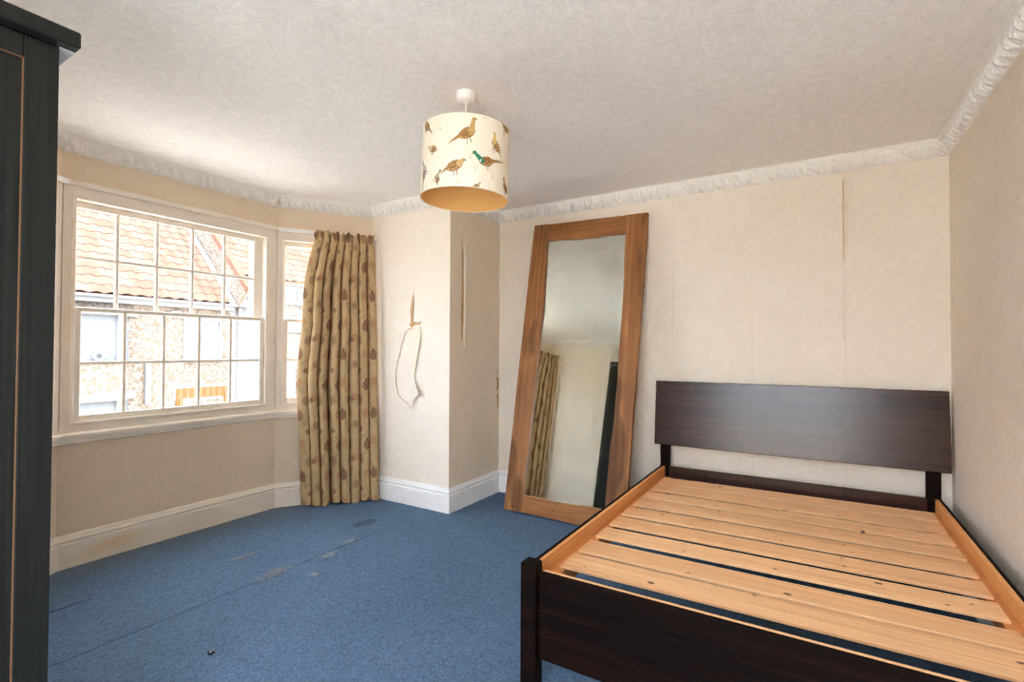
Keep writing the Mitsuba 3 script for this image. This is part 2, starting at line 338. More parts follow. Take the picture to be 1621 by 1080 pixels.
# cornice: plaster roll with a leafy twisted relief
def cornice(i):
    j = (i + 1) % NE; L = ELEN[i]; ns = max(8, int(L / 0.0058)); nk = 22
    def fn(U, V):
        s = U * L
        d0 = 0.062 * V ** 0.9; z0 = 2.455 + (ZC - 2.455) * (1 - (1 - V) ** 1.0)
        bul = np.sin(np.pi * np.clip(V * 1.25, 0, 1)) * 0.014
        rope = 0.5 + 0.5 * np.sin(2 * np.pi * (s / 0.062 - 0.9 * V) + 1.2 * np.sin(s * 11))
        leaf = np.sin(2 * np.pi * (s / 0.021 + 1.3 * np.abs(V - 0.42))) * 0.5
        env = np.clip(np.sin(np.pi * np.clip(V / 0.85, 0, 1)), 0, 1)
        rel = env * (0.015 * (rope ** 1.5 - 0.3) + 0.006 * leaf + 0.006 * np.sin(s * 171 + 9 * V) * np.sin(s * 37 + 3) + 0.004 * np.sin(s * 263 - 14 * V))
        dd = d0 + (bul + rel) * 0.75; zz = z0 - (bul + rel) * 0.65
        zz = np.minimum(zz, ZC); dd = np.where(V > 0.9, d0 + 0.004, dd)
        zz = np.where(V >= 1, ZC, zz)
        base = POLY[i] * (1 - U[..., None]) + POLY[j] * U[..., None]
        mit = _mit[i] * (1 - U[..., None]) + _mit[j] * U[..., None]
        edge = np.minimum(U, 1 - U)[..., None] * L
        m = np.where(edge > 0.25, _n[i], _mit[i] * (U[..., None] < 0.5) + _mit[j] * (U[..., None] >= 0.5)) if False else None
        # inset keeps the true wall normal; only the ends slide along the wall to the mitre
        ends = (_mit[i] @ _t[i]) * (1 - U) + (_mit[j] @ _t[i]) * U
        xy = base + dd[..., None] * (_n[i] + ends[..., None] * _t[i])
        return np.concatenate([xy, zz[..., None]], -1)
    return grid(fn, ns, nk)
for i, nm in enumerate(EDGE):
    v, f = cornice(i)
    m = trimesh.Trimesh(v, f, process=False)
    add(f'trim_{i + 7}', m, 'm_plaster', smooth=35, kind='structure', label=f'ornate plaster cornice along the top of the {nm.replace("_", " ")} wall')

# ------------------------------------------------------------------ sash windows
def sash_window(idx, wall_i, a, b, cols, label, upper=None, lower=None):
    """a..b along the wall; local axes s along, d outward, z up"""
    o, ex, ey, ez = wall_axes(wall_i); L = ELEN[wall_i]
    P = lambda m: place(m, o, ex, ey, ez)
    w = thing(f'window_{idx}', label, None, kind='structure')
    za, zb = 0.85, 2.19
    g = -0.005
    fr = [cbox((0.004, g, 0.795), (a, 0.0, 2.262), 0.001), cbox((b, g, 0.795), (L - 0.004, 0.0, 2.262), 0.001), cbox((a, g, 0.795), (b, 0, za), 0.001), cbox((a, g, zb), (b, 0, 2.262), 0.001)]
    bw = 0.014                                         # staff bead around the opening
    fr += [cbox((a - bw, -0.014, za - bw), (a + 0.004, g, zb + bw), 0.003), cbox((b - 0.004, -0.014, za - bw), (b + bw, g, zb + bw), 0.003),
           cbox((a, -0.014, za - bw), (b, g, za + 0.002), 0.003), cbox((a, -0.014, zb - 0.002), (b, g, zb + bw), 0.003)]
    fr += [cbox((a - 0.02, 0, za), (a + 0.001, 0.2, zb), 0.001), cbox((b - 0.001, 0, za), (b + 0.02, 0.2, zb), 0.001), cbox((a, 0, zb - 0.001), (b, 0.2, zb + 0.02), 0.001), cbox((a, 0, za - 0.03), (b, 0.30, za + 0.001), 0.002)]
    fr += [cbox((a, 0.047, za), (a + 0.010, 0.056, zb), 0.002), cbox((b - 0.010, 0.047, za), (b, 0.056, zb), 0.002)]
    add(f'{w}__frame', P(cat(fr)), 'm_paint')
    def sash(part, d0, d1, z0, z1, gz0, gz1, gs0, gs1, vbars, hbar):
        s = thing(f'{w}__{part}', None, None)
        st = [cbox((a + 0.001, d0, z0), (gs0, d1, z1), 0.004), cbox((gs1, d0, z0), (b - 0.001, d1, z1), 0.004), cbox((gs0, d0, z0), (gs1, d1, gz0), 0.004), cbox((gs0, d0, gz1), (gs1, d1, z1), 0.004)]
        add(f'{s}__rails', P(cat(st)), 'm_paint')
        bw = 0.010
        for vb in vbars: add(f'{s}__glazing_bar', P(cbox((vb - bw, d0 + 0.006, gz0), (vb + bw, d1 - 0.004, gz1), 0.005)), 'm_paint')
        add(f'{s}__glazing_bar', P(cbox((gs0, d0 + 0.005, hbar - bw), (gs1, d1 - 0.003, hbar + bw), 0.005)), 'm_paint')
        xs = [gs0] + list(vbars) + [gs1]; zs = [gz0, hbar, gz1]; dm = (d0 + d1) / 2 + 0.003
        for q in range(len(xs) - 1):
            for r in range(2):
                A, B_, C_, D_ = xs[q], xs[q + 1], zs[r], zs[r + 1]
                v = np.array([(A, dm, C_), (B_, dm, C_), (B_, dm, D_), (A, dm, D_)])
                m = trimesh.Trimesh(v, [[0, 1, 2], [0, 2, 3]], process=False)
                add(f'{s}__pane', P(m), 'm_glass')
    W = b - a
    lg0, lg1 = a + 0.042, b - 0.038
    ug0, ug1 = a + 0.020, b - 0.064
    if wall_i == 3: ug0, ug1 = a + 0.064, b - 0.02
    if wall_i == 4: lg0, lg1, ug0, ug1 = a + 0.038, b - 0.042, a + 0.064, b - 0.012
    lb = [lg0 + (lg1 - lg0) * k / cols for k in range(1, cols)]
    ub = [ug0 + (ug1 - ug0) * k / cols for k in range(1, cols)]
    sash('lower_sash', 0.008, 0.045, za, 1.540, 0.888, 1.515, lg0, lg1, lb, 1.202)
    sash('upper_sash', 0.056, 0.095, 1.512, zb, 1.545, 2.152, ug0, ug1, ub, 1.849)
    return w
a4, b4 = OPEN[4][0][:2]
W1 = sash_window(1, 4, a4, b4, 5, 'wide white sash window of small panes in the bay')
W2 = sash_window(2, 3, *OPEN[3][0][:2], 2, 'narrow angled sash window half hidden by the curtain')
W3 = sash_window(3, 5, *OPEN[5][0][:2], 2, 'narrow sash window at the near side of the bay')

# added unseen glazed doors, put in to light the room from behind
o8, e8, n8, _z = wall_axes(8); d0_, d1_ = OPEN[8][0][:2]
door = thing('door_1', 'pair of added glazed doors lighting the room from behind the viewer', None, kind='structure')
P8 = lambda m: place(m, o8, e8, n8, _z)
add(f'{door}__frame', P8(cat(cbox((d0_, 0.06, 0), (d0_ + 0.04, 0.16, 2.46)), cbox((d1_ - 0.04, 0.06, 0), (d1_, 0.16, 2.46)), cbox((d0_, 0.06, 2.42), (d1_, 0.16, 2.46)))), 'm_paint')
dm_ = (d0_ + d1_) / 2
for y0, y1 in ((d0_ + 0.04, dm_ - 0.001), (dm_ + 0.001, d1_ - 0.04)):
    lf = thing(f'{door}__leaf', None, None)
    add(f'{lf}__stiles', P8(cat(cbox((y0, 0.09, 0.01), (y0 + 0.06, 0.13, 2.42)), cbox((y1 - 0.06, 0.09, 0.01), (y1, 0.13, 2.42)), cbox((y0, 0.09, 0.01), (y1, 0.13, 0.14)), cbox((y0, 0.09, 2.36), (y1, 0.13, 2.42)))), 'm_paint')
    add(f'{lf}__pane', P8(trimesh.Trimesh([(y0 + 0.05, 0.11, 0.13), (y1 - 0.05, 0.11, 0.13), (y1 - 0.05, 0.11, 2.37), (y0 + 0.05, 0.11, 2.37)], [[0, 1, 2], [0, 2, 3]], process=False)), 'm_glass')

# ------------------------------------------------------------------ curtains
def lerp(a, b, t): return a + (b - a) * t
def cloth_pattern(U, Z):
    """base colour and woven flowers at cloth coordinates (metres)"""
    col = np.ones(U.shape + (3,)) * np.array([0.52, 0.365, 0.20])
    weave = 0.5 + 0.5 * np.sin(Z * 900) * np.sin(U * 700)
    col *= (0.93 + 0.1 * weave)[..., None]
    col *= (0.92 + 0.12 * np.asarray(meshkit.fbm(np.stack([U * 9, Z * 9, 0 * U], -1).reshape(-1, 3))).reshape(U.shape))[..., None]
    def paint(mask, c, k=1.0):
        m = np.clip(mask * k, 0, 1)[..., None]
        col[:] = col * (1 - m) + np.array(c) * m
    PW, PH = 0.27, 0.50
    SC = 0.81
    def local(cu, cz):
        cu, cz = cu * SC, cz * SC
        du = (U - cu + PW / 2) % PW - PW / 2
        dz = (Z - cz + PH / 2) % PH - PH / 2
        return du, dz
    sm = lambda e, w: np.clip(0.5 - e / w, 0, 1)
    maroon, rose, olive, brown = (0.13, 0.030, 0.026), (0.34, 0.095, 0.058), (0.27, 0.205, 0.09), (0.19, 0.085, 0.052)
    # stems
    for k, (cu, amp, ph) in enumerate(((0.075, 0.03, 0.0), (0.20, 0.026, 2.0))):
        x = cu + amp * np.sin(Z * 2 * np.pi / PH + ph)
        du = (U - x + PW / 2) % PW - PW / 2
        paint(sm(np.abs(du) - 0.0025, 0.003), olive, 0.55)
    # leaves
    for (cu, cz, an) in ((0.05, 0.10, 0.7), (0.14, 0.23, -0.8), (0.06, 0.40, 0.9), (0.21, 0.07, -0.6), (0.29, 0.36, 0.7), (0.22, 0.52, -0.9), (0.13, 0.56, 0.5), (0.30, 0.17, 0.4)):
        du, dz = local(cu, cz)
        a, b = du * math.cos(an) + dz * math.sin(an), -du * math.sin(an) + dz * math.cos(an)
        e = np.sqrt((a / 0.016) ** 2 + (b / 0.034) ** 2) - 1
        paint(sm(e, 0.25) * (0.45 + 0.55 * (np.abs(a) > 0.003)) * (0.55 + 0.45 * np.sin((b + np.abs(a)) * 700)), olive, 0.8)
    # round daisies, crowns, tulips and rosettes
    for (cu, cz, R, npt, c, kind) in ((q[0], q[1], q[2] * 0.92, *q[3:]) for q in ((0.09, 0.02, 0.045, 9, rose, 0), (0.25, 0.30, 0.047, 8, rose, 0), (0.09, 0.30, 0.052, 7, maroon, 1), (0.25, 0.60, 0.055, 7, maroon, 1),
                                      (0.17, 0.45, 0.044, 6, brown, 2), (0.02, 0.48, 0.040, 6, rose, 0), (0.17, 0.14, 0.026, 5, maroon, 3), (0.31, 0.46, 0.024, 5, maroon, 3), (0.02, 0.20, 0.036, 6, brown, 2))):
        du, dz = local(cu, cz)
        r, th = np.hypot(du, dz), np.arctan2(dz, du)
        if kind == 0:
            edge = R * (0.62 + 0.38 * np.abs(np.cos(th * npt / 2)))
            paint(sm(r - edge, 0.008) * (0.55 + 0.45 * np.sin(r * 520 + np.cos(th * npt))), c, 0.85)
            paint(sm(r - 0.010, 0.006), (0.42, 0.30, 0.13))
        elif kind == 1:
            rr = np.hypot(du * 1.35, dz)
            body = (rr < R * (0.72 + 0.28 * np.abs(np.cos(th * 3.5)))) & (dz > -R * 0.85)
            stripes = 0.5 + 0.5 * np.sin((np.abs(du) + 0.35 * dz) * 620)
            paint(body * (0.35 + 0.65 * (stripes > 0.35)), c, 0.9)
            paint(sm(np.hypot(du, dz - R * 0.95) - 0.010, 0.006), c, 0.8)
        elif kind == 2:
            e = np.hypot(du / 0.8, dz) - R
            paint(sm(e, 0.01) * (np.abs(np.sin((du * 0.9 + 0.2 * dz) * 260)) > 0.45), c, 0.75)
        else:
            paint(sm(np.abs(r - R * 0.62) - R * 0.28, 0.005) * (0.4 + 0.6 * (np.cos(th * npt) > -0.2)), c, 0.9)
            paint(sm(r - R * 0.2, 0.004), c)
    return col
def curtain_mesh(mirror=False, nu=760, nv=400, seed=3):
    rs = np.random.default_rng(seed)
    A = np.array([XB, YA1]); D = np.array([XBJ, YJ]) - A; D /= np.linalg.norm(D)
    N = np.array([D[1], -D[0]])                       # into the room
    npl = 8
    wid = np.array([2.1, 0.95, 1.0, 0.75, 1.05, 0.95, 0.75, 1.05]); kn = np.concatenate([[0], np.cumsum(wid)]) / wid.sum()
    U, V = np.meshgrid(np.linspace(0, 1, nu), np.linspace(0, 1, nv))   # V 0 bottom .. 1 top
    ph = np.interp(U, kn, np.arange(npl + 1.0))                         # pleat phase
    z = 0.012 + V * 2.265
    k = np.floor(np.minimum(ph, npl - 1e-6)).astype(int); fr = ph - k
    h = 1 - V
    jit = rs.uniform(-1, 1, (npl + 1, 4)); a_k = jit[k]
    left = np.interp(z, [0, 0.55, 1.0, 1.2, 1.5, 1.75, 1.9, 2.05, 2.12, 2.2, 2.3], [0.20, 0.18, 0.155, 0.165, 0.195, 0.20, 0.215, 0.245, 0.262, 0.285, 0.275])
    right = np.interp(z, [0, 1.2, 2.0, 2.3], [0.815, 0.80, 0.775, 0.765])
    dist = np.interp(z, [0, 2.3], [0.135, 0.085]) + (U - 0.5) * np.interp(z, [0, 2.3], [0.07, 0.0])
    amp = np.interp(z, [0, 1.0, 2.0, 2.2, 2.3], [0.062, 0.058, 0.046, 0.026, 0.022])
    crest = np.abs(np.sin(np.pi * fr)) ** 0.62
    s01 = (ph - 0.72 * np.interp(z, [0, 2.0, 2.3], [1, 1, 0.3]) * np.sin(2 * np.pi * fr) * -1 / (2 * np.pi) * -1) / npl
    s01 = s01 + 0.012 * a_k[..., 0] * np.sin(np.pi * fr) * np.sin(z * 2.2 + 3 * a_k[..., 1])
    s = lerp(left, right, s01)
    depth = dist + 1.25 * amp * (crest - 0.55) * (1 + 0.3 * a_k[..., 2]) + 0.006 * np.sin(z * 3.1 + 5 * a_k[..., 3]) * crest
    first = (k == 0)
    depth = np.where(first, dist - 0.03 * (1 - fr) + 0.035 * np.sin(np.pi * np.clip(fr * 1.0, 0, 1)) * (0.5 + 0.5 * h) , depth)
    # ruffled heading above the tape
    top = np.clip((z - 2.205) / 0.07, 0, 1)
    gap = np.exp(-((ph - 3.0) / 0.35) ** 2) * np.interp(z, [0, 1.9, 2.15], [1, 1, 0])
    depth -= 0.045 * gap
    depth += top * 0.012 * np.sin(U * 150 + 4 * np.sin(U * 31)) - 0.010 * np.exp(-((z - 2.2) / 0.012) ** 2)
    z = z + top * 0.018 * np.sin(U * 61 + 1.3) * np.sin(U * 23)
    z = z + (1 - V) ** 8 * 0.010 * np.sin(ph * 2.1)
    P2 = A + s[..., None] * D + depth[..., None] * N
    mid = nv // 3
    seg = np.hypot(np.diff(s[mid]), np.diff(depth[mid])); cu = np.concatenate([[0], np.cumsum(seg)])
    cu = np.broadcast_to(cu, s.shape)
    col = cloth_pattern(cu + 0.04, z)
    if mirror: P2 = np.stack([P2[..., 0], YA0 + YA1 - P2[..., 1]], -1)
    P = np.concatenate([P2, z[..., None]], -1).reshape(-1, 3)
    i = np.arange(nu * nv).reshape(nv, nu)
    f = np.concatenate([np.stack([i[:-1, :-1], i[:-1, 1:], i[1:, 1:]], -1).reshape(-1, 3), np.stack([i[:-1, :-1], i[1:, 1:], i[1:, :-1]], -1).reshape(-1, 3)])
    if mirror: f = f[:, ::-1]
    return trimesh.Trimesh(P, f, process=False), col.reshape(-1, 3)
m, c = curtain_mesh()
add('curtain', m, 'm_vc', smooth=True, color=c, label='long gathered tan curtain with woven maroon flowers beside the papered pier', cat='curtain')
m, c = curtain_mesh(True, 300, 160, 5)
add('curtain', m, 'm_vc', smooth=True, color=c, label='matching flowered curtain across the bay, seen in the leaning mirror', cat='curtain')
def rail_mesh(mirror):
    A = np.array([XB, YA1]); D = np.array([XBJ, YJ]) - A; D /= np.linalg.norm(D); N = np.array([D[1], -D[0]])
    parts = []
    pts = []
    for s, d in ((0.02, 0.055), (0.79, 0.055)): q = A + s * D + d * N; pts.append((q[0], q[1], 2.266))
    e = np.array([*D, 0.0]); n = np.array([*N, 0.0])
    parts.append(place(cbox((0, -0.006, -0.014), (0.77, 0.006, 0.014), 0.003), pts[0], e, n, (0, 0, 1)))
    endm = place(cat(cbox((0.752, -0.055, -0.016), (0.775, 0.008, 0.016), 0.003)), pts[0], e, n, (0, 0, 1))
    out = []
    for m in (parts[0], endm):
        if mirror: m.vertices[:, 1] = YA0 + YA1 - m.vertices[:, 1]; m.invert()
        out.append(m)
    return out
for mir, lab in ((False, 'white curtain rail above the angled window carrying the flowered curtain'), (True, 'white curtain rail of the curtain seen in the mirror')):
    t = thing('curtain_rail', lab, 'curtain rail')
    r_, e_ = rail_mesh(mir)
    add(f'{t}__track', r_, 'm_white'); add(f'{t}__end_bracket', e_, 'm_white')

# ------------------------------------------------------------------ pendant lamp
LX, LY = -1.455, 1.945
lamp = thing('pendant_lamp', 'ceiling pendant with drum shade printed with game birds', 'lamp')
def at(m, x, y, z=0): m.apply_translation([x, y, z]); return m
add(f'{lamp}__ceiling_rose', at(lathe([(0, 2.499), (0.010, 2.499), (0.014, 2.503), (0.036, 2.506), (0.043, 2.512), (0.045, 2.520), (0.0455, 2.535), (0.0475, 2.538), (0.0475, 2.5495), (0, 2.5495)]), LX, LY), 'm_white', smooth=40)
add(f'{lamp}__cord', at(trimesh.creation.cylinder(0.0042, 0.24, sections=12), LX, LY, 2.385), 'm_white', smooth=40)
SH_R0, SH_R1, SH_H = 0.211, 0.213, 0.330
_tilt = trimesh.transformations.rotation_matrix(math.radians(1.8), [_r[0] * 0 + _f[0], _f[1], 0])
SHZ = 2.19
def shade_place(m):
    m.apply_transform(_tilt); m.apply_translation([LX, LY, SHZ]); return m
# print of birds: a = metres round the drum from the point facing the camera (to the right), h = metres from its middle
def bird_print(a, h):
    col = np.ones(a.shape + (3,)) * np.array([0.87, 0.775, 0.64])
    pts = np.stack([a * 40, h * 40, 0 * a], -1).reshape(-1, 3)
    n1 = np.asarray(meshkit.noise(pts * 2.2)).reshape(a.shape); n1 = (n1 - n1.min()) / (np.ptp(n1) + 1e-9)
    n2 = np.asarray(meshkit.noise(pts * 6.0 + 7)).reshape(a.shape); n2 = (n2 - n2.min()) / (np.ptp(n2) + 1e-9)
    col *= (0.97 + 0.05 * n1)[..., None]
    sm = lambda e, w: np.clip(0.5 - e / w, 0, 1)
    def paint(m, c):
        m = np.clip(m, 0, 1)[..., None]; c = np.asarray(c, float)
        col[:] = col * (1 - m) + c * m
    def ell(x, y, cx, cy, rx, ry, an):
        du, dv = x - cx, y - cy
        p_, q_ = du * math.cos(an) + dv * math.sin(an), -du * math.sin(an) + dv * math.cos(an)
        return np.sqrt((p_ / rx) ** 2 + (q_ / ry) ** 2)
    def line(x, y, x0, y0, x1, y1, w0, w1):
        t = np.clip(((x - x0) * (x1 - x0) + (y - y0) * (y1 - y0)) / ((x1 - x0) ** 2 + (y1 - y0) ** 2), 0, 1)
        return np.hypot(x - x0 - t * (x1 - x0), y - y0 - t * (y1 - y0)) - (w0 + (w1 - w0) * t)
    def bird(ca, ch, L, an=0.0, flip=1, body=(0.52, 0.33, 0.13), spot=(0.20, 0.09, 0.03), head=None, tail=1.0, neck=1.0, collar=None):
        x, y = (a - ca) * flip / L, (h - ch) / L
        x, y = x * math.cos(an) + y * math.sin(an), -x * math.sin(an) + y * math.cos(an)
        near = (np.abs(x) < 1.2) & (np.abs(y) < 1.0)
        if not near.any(): return
        hd = body if head is None else head
        if tail > 0: 
            paint(near * sm(line(x, y, -0.16, -0.02, -0.16 - 0.42 * tail, -0.14 - 0.03 * tail, 0.055, 0.006), 0.02), np.array(body) * 0.75)
            paint(near * sm(line(x, y, -0.18, 0.0, -0.16 - 0.36 * tail, -0.10, 0.010, 0.004), 0.01), spot)
        paint(near * sm(line(x, y, -0.02, -0.13, -0.05, -0.28, 0.012, 0.008), 0.012), np.array(spot) * 1.2)
        paint(near * sm(line(x, y, 0.05, -0.13, 0.06, -0.28, 0.012, 0.008), 0.012), np.array(spot) * 1.2)
        e = ell(x, y, 0.0, 0.0, 0.24, 0.145, 0.25)
        paint(near * sm(e - 1, 0.12), np.array(body))
        paint(near * sm(e - 0.98, 0.12) * (n2 > 0.56) * 0.75, spot)
        paint(near * sm(np.abs(e - 0.97) - 0.035, 0.06) * 0.7, spot)
        w = ell(x, y, -0.04, 0.01, 0.17, 0.085, 0.3)
        paint(near * sm(w - 1, 0.15) * (0.35 + 0.4 * (np.sin(x * 70 + y * 30) > 0)), np.array(spot) * 1.3)
        nx, ny = 0.26, 0.10 + 0.17 * neck
        paint(near * sm(line(x, y, 0.14, 0.06, nx, ny, 0.085, 0.045), 0.03), hd if collar is not None else np.array(body) * 1.05)
        if collar is not None: paint(near * sm(line(x, y, 0.165, 0.09, 0.205, 0.05, 0.018, 0.018), 0.02), collar)
        paint(near * sm(ell(x, y, nx + 0.01, ny + 0.015, 0.062, 0.052, 0) - 1, 0.2), hd)
        paint(near * sm(line(x, y, nx + 0.06, ny + 0.01, nx + 0.115, ny - 0.005, 0.016, 0.003), 0.012), (0.30, 0.22, 0.12))
        paint(near * sm(ell(x, y, nx + 0.025, ny + 0.02, 0.012, 0.012, 0) - 1, 0.5), (0.30, 0.05, 0.03) if collar is not None else (0.05, 0.03, 0.02))
    def sprig(ca, ch, L, an, c=(0.46, 0.42, 0.27)):
        for k in (-0.5, -0.2, 0.1, 0.4):
            q = an + k
            paint(0.6 * sm(line(a, h, ca, ch, ca + L * math.sin(q), ch + L * math.cos(q), 0.0010, 0.0003), 0.0015), c)
    R = SH_R1; mid = 590.0
    def spot_at(px, py):                                     # from the drum's picture, 318 units to its radius
        sx = np.clip((px - 532) / 312, -0.99, 0.99); ph = math.asin(sx)
        cyl = 562 + 45 * math.cos(ph) * -0.0 - 0.0
        ymid = 562 + (1 - math.cos(ph)) * 105
        return R * ph, (ymid - py) / 312 * R
    def P(px, py, *r, **k): bird(*spot_at(px, py), *r, **k)
    P(536, 452, 0.165, 0.25, 1, neck=1.3)
    P(735, 520, 0.135, 0.55, -1, body=(0.62, 0.44, 0.18), tail=0.6)
    P(672, 630, 0.150, -0.45, -1, body=(0.50, 0.30, 0.13), head=(0.04, 0.20, 0.12), collar=(0.9, 0.88, 0.8), tail=1.5, neck=1.4)
    P(462, 672, 0.160, 0.12, 1, body=(0.55, 0.37, 0.17), tail=0.7, neck=0.1)
    P(312, 570, 0.110, 0.0, -1, body=(0.60, 0.46, 0.28), tail=0.2, neck=0.2)
    P(350, 765, 0.090, 1.2, -1, body=(0.45, 0.38, 0.26), head=(0.10, 0.13, 0.11), tail=0.5)
    P(262, 415, 0.130, 0.5, -1, body=(0.45, 0.38, 0.20), tail=0.9)
    P(254, 730, 0.140, 1.2, 1, body=(0.42, 0.42, 0.40), head=(0.12, 0.15, 0.17), tail=1.2)
    P(815, 805, 0.120, 0.2, -1, body=(0.42, 0.22, 0.09), tail=0.3)
    P(800, 385, 0.130, -0.5, 1, body=(0.50, 0.34, 0.16), tail=1.4)
    P(612, 795, 0.060, 0.0, 1, body=(0.45, 0.33, 0.2), tail=0.3)
    for (px, py, L, an) in ((600, 700, 0.06, 0), (640, 345, 0.045, 1.2), (430, 500, 0.05, -0.3), (370, 440, 0.05, -1.1), (320, 800, 0.06, 0.1), (715, 740, 0.04, 0.3), (785, 450, 0.06, 0.2), (490, 790, 0.035, 0.0), (570, 620, 0.05, -0.4)):
        sprig(*spot_at(px, py), L, an)
    for k in range(12):                                      # the back of the drum, out of sight
        th = 2.0 + k * 0.2
        bird(R * (th if th < math.pi else th - 2 * math.pi), -0.09 + 0.09 * (k % 3), 0.15, 0.2, 1 if k % 2 else -1, tail=0.8, neck=0.6)
    return np.clip(col, 0.02, 0.95)
ns, nh = 960, 220
th0 = math.atan2(-LY, -LX)                                   # direction from the lamp to the camera
def drum(rad, flip=False):
    U, V = np.meshgrid(np.linspace(0, 1, ns), np.linspace(0, 1, nh))
    ang = th0 + (U - 0.5) * 2 * np.pi
    P = np.stack([rad * np.cos(ang), rad * np.sin(ang), (V - 0.5) * SH_H], -1)
    i = np.arange(ns * nh).reshape(nh, ns)
    f = np.concatenate([np.stack([i[:-1, :-1], i[:-1, 1:], i[1:, 1:]], -1).reshape(-1, 3), np.stack([i[:-1, :-1], i[1:, 1:], i[1:, :-1]], -1).reshape(-1, 3)])
    return trimesh.Trimesh(P.reshape(-1, 3), f, process=False), (U - 0.5) * 2 * np.pi * rad, (V - 0.5) * SH_H
m, A_, H_ = drum(SH_R1)
add(f'{lamp}__shade', shade_place(m), 'm_vc', smooth=True, color=bird_print(A_, H_).reshape(-1, 3), label='drum shade of cream fabric printed with pheasants')
m = lathe([(SH_R0, -SH_H / 2 + 0.001), (SH_R0, SH_H / 2 - 0.001)], 128)
add(f'{lamp}__shade__lining', shade_place(m), 'm_lining', smooth=True, label='golden paper lining')
for zz in (-SH_H / 2, SH_H / 2):
    th = np.linspace(0, 2 * np.pi, 129)
    add(f'{lamp}__shade__rim', shade_place(tube(np.stack([0.212 * np.cos(th), 0.212 * np.sin(th), zz + 0 * th], -1), 0.0022, 8)), 'm_paperback', smooth=40)
sp = [tube([(0.02, 0, 0.14), (0.20, 0, 0.14), (0.2105, 0, 0.16)], 0.0016, 6)]
sp = [sp[0].copy().apply_transform(trimesh.transformations.rotation_matrix(k * 2 * math.pi / 3, [0, 0, 1])) for k in range(3)]
sp.append(tube(np.stack([0.021 * np.cos(th), 0.021 * np.sin(th), 0.14 + 0 * th], -1), 0.002, 6))
add(f'{lamp}__shade__spider', shade_place(cat(sp)), 'm_white', smooth=40)
add(f'{lamp}__lamp_holder', at(lathe([(0, 2.265), (0.006, 2.265), (0.012, 2.30), (0.018, 2.31), (0.018, 2.345), (0.022, 2.346), (0.022, 2.352), (0, 2.352)][::1], 24), LX, LY, 0.0), 'm_white', smooth=40)

# ------------------------------------------------------------------ bed
bed = thing('bed', 'dark stained wooden bed frame with bare pine slats', 'bed')
BL, BR_, BY0, BY1 = -0.951, 0.590, 1.715, 3.70
# headboard: a leaning panel on two posts
hb = cbox((0, 0, 0), (1.694, 0.022, 0.470), 0.003)
hang = math.radians(6.5)
hbm = place(hb, (-1.030, 3.738, 0.597), (1, 0, 0), (0, math.cos(hang), -math.sin(hang)), (0, math.sin(hang), math.cos(hang)))
add(f'{bed}__headboard', hbm, 'm_dark_wood', label='wide glossy dark headboard panel')
for x0 in (-0.985, 0.549):
    add(f'{bed}__headboard_post', cbox((x0, 3.74, 0.0), (x0 + 0.068, 3.772, 0.60), 0.003), 'm_dark_foot')
add(f'{bed}__head_rail', cbox((-0.919, 3.722, 0.20), (0.551, 3.746, 0.446), 0.003), 'm_dark_wood')
for s, (xo, xi) in enumerate(((-0.985, -0.951), (0.620, 0.588))):
    lo, hi = min(xo, xi), max(xo, xi)
    r = add(f'{bed}__side_rail', cbox((lo + (0 if s == 0 else 0.018), BY0, 0.245), (hi - (0.018 if s == 0 else 0), 3.745, 0.441), 0.002), 'm_dark_foot')
    ix0, ix1 = (xi - 0.018, xi) if s == 0 else (xi, xi + 0.018)
    add(f'{r}__inner_board', cbox((ix0, BY0, 0.25), (ix1, 3.742, 0.4405), 0.0015), 'm_rail_pine', label='unstained pine inner face')
    lx0, lx1 = (xi, xi + 0.045) if s == 0 else (xi - 0.045, xi)
    add(f'{r}__slat_support', cbox((lx0, BY0 + 0.03, 0.318), (lx1, 3.71, 0.3703), 0.002), 'm_rail_pine')
foot = add(f'{bed}__foot_panel', cbox((-0.911, 1.700, 0.112), (0.552, 1.722, 0.441), 0.003), 'm_dark_foot', label='plain dark foot panel with scratches')
add(f'{foot}__ledge', cbox((-0.905, 1.722, 0.335), (0.546, 1.742, 0.4385), 0.0015), 'm_pine', label='bare pine strip behind the foot panel')
for x0 in (-0.976, 0.552):
    p = cbox((x0, 1.668, 0.0), (x0 + 0.065, 1.733, 0.4785), 0.006)
    add(f'{bed}__foot_post', p, 'm_dark_foot')
SL = [(1.921, 2.079, 0.016), (2.108, 2.258, 0.004), (2.317, 2.461, 0.018), (2.509, 2.660, 0.014), (2.698, 2.853, 0.018), (2.898, 3.046, 0.012), (3.083, 3.231, 0.012), (3.278, 3.440, 0.003), (3.462, 3.632, 0.03)]
for k, (y0, y1, sk) in enumerate(SL):
    m = cbox((-0.927, 0, 0.3708), (0.5645, y1 - y0 - 0.003, 0.385), 0.0028)
    v = np.asarray(m.vertices).copy(); v[:, 1] += y0 + sk * (v[:, 0] + 0.927) / 1.49
    v[:, 2] += 0.0006 * math.sin(k * 2.1) * (v[:, 0] > 0) 
    m.vertices = v
    add(f'{bed}__slat', m, 'm_pine')

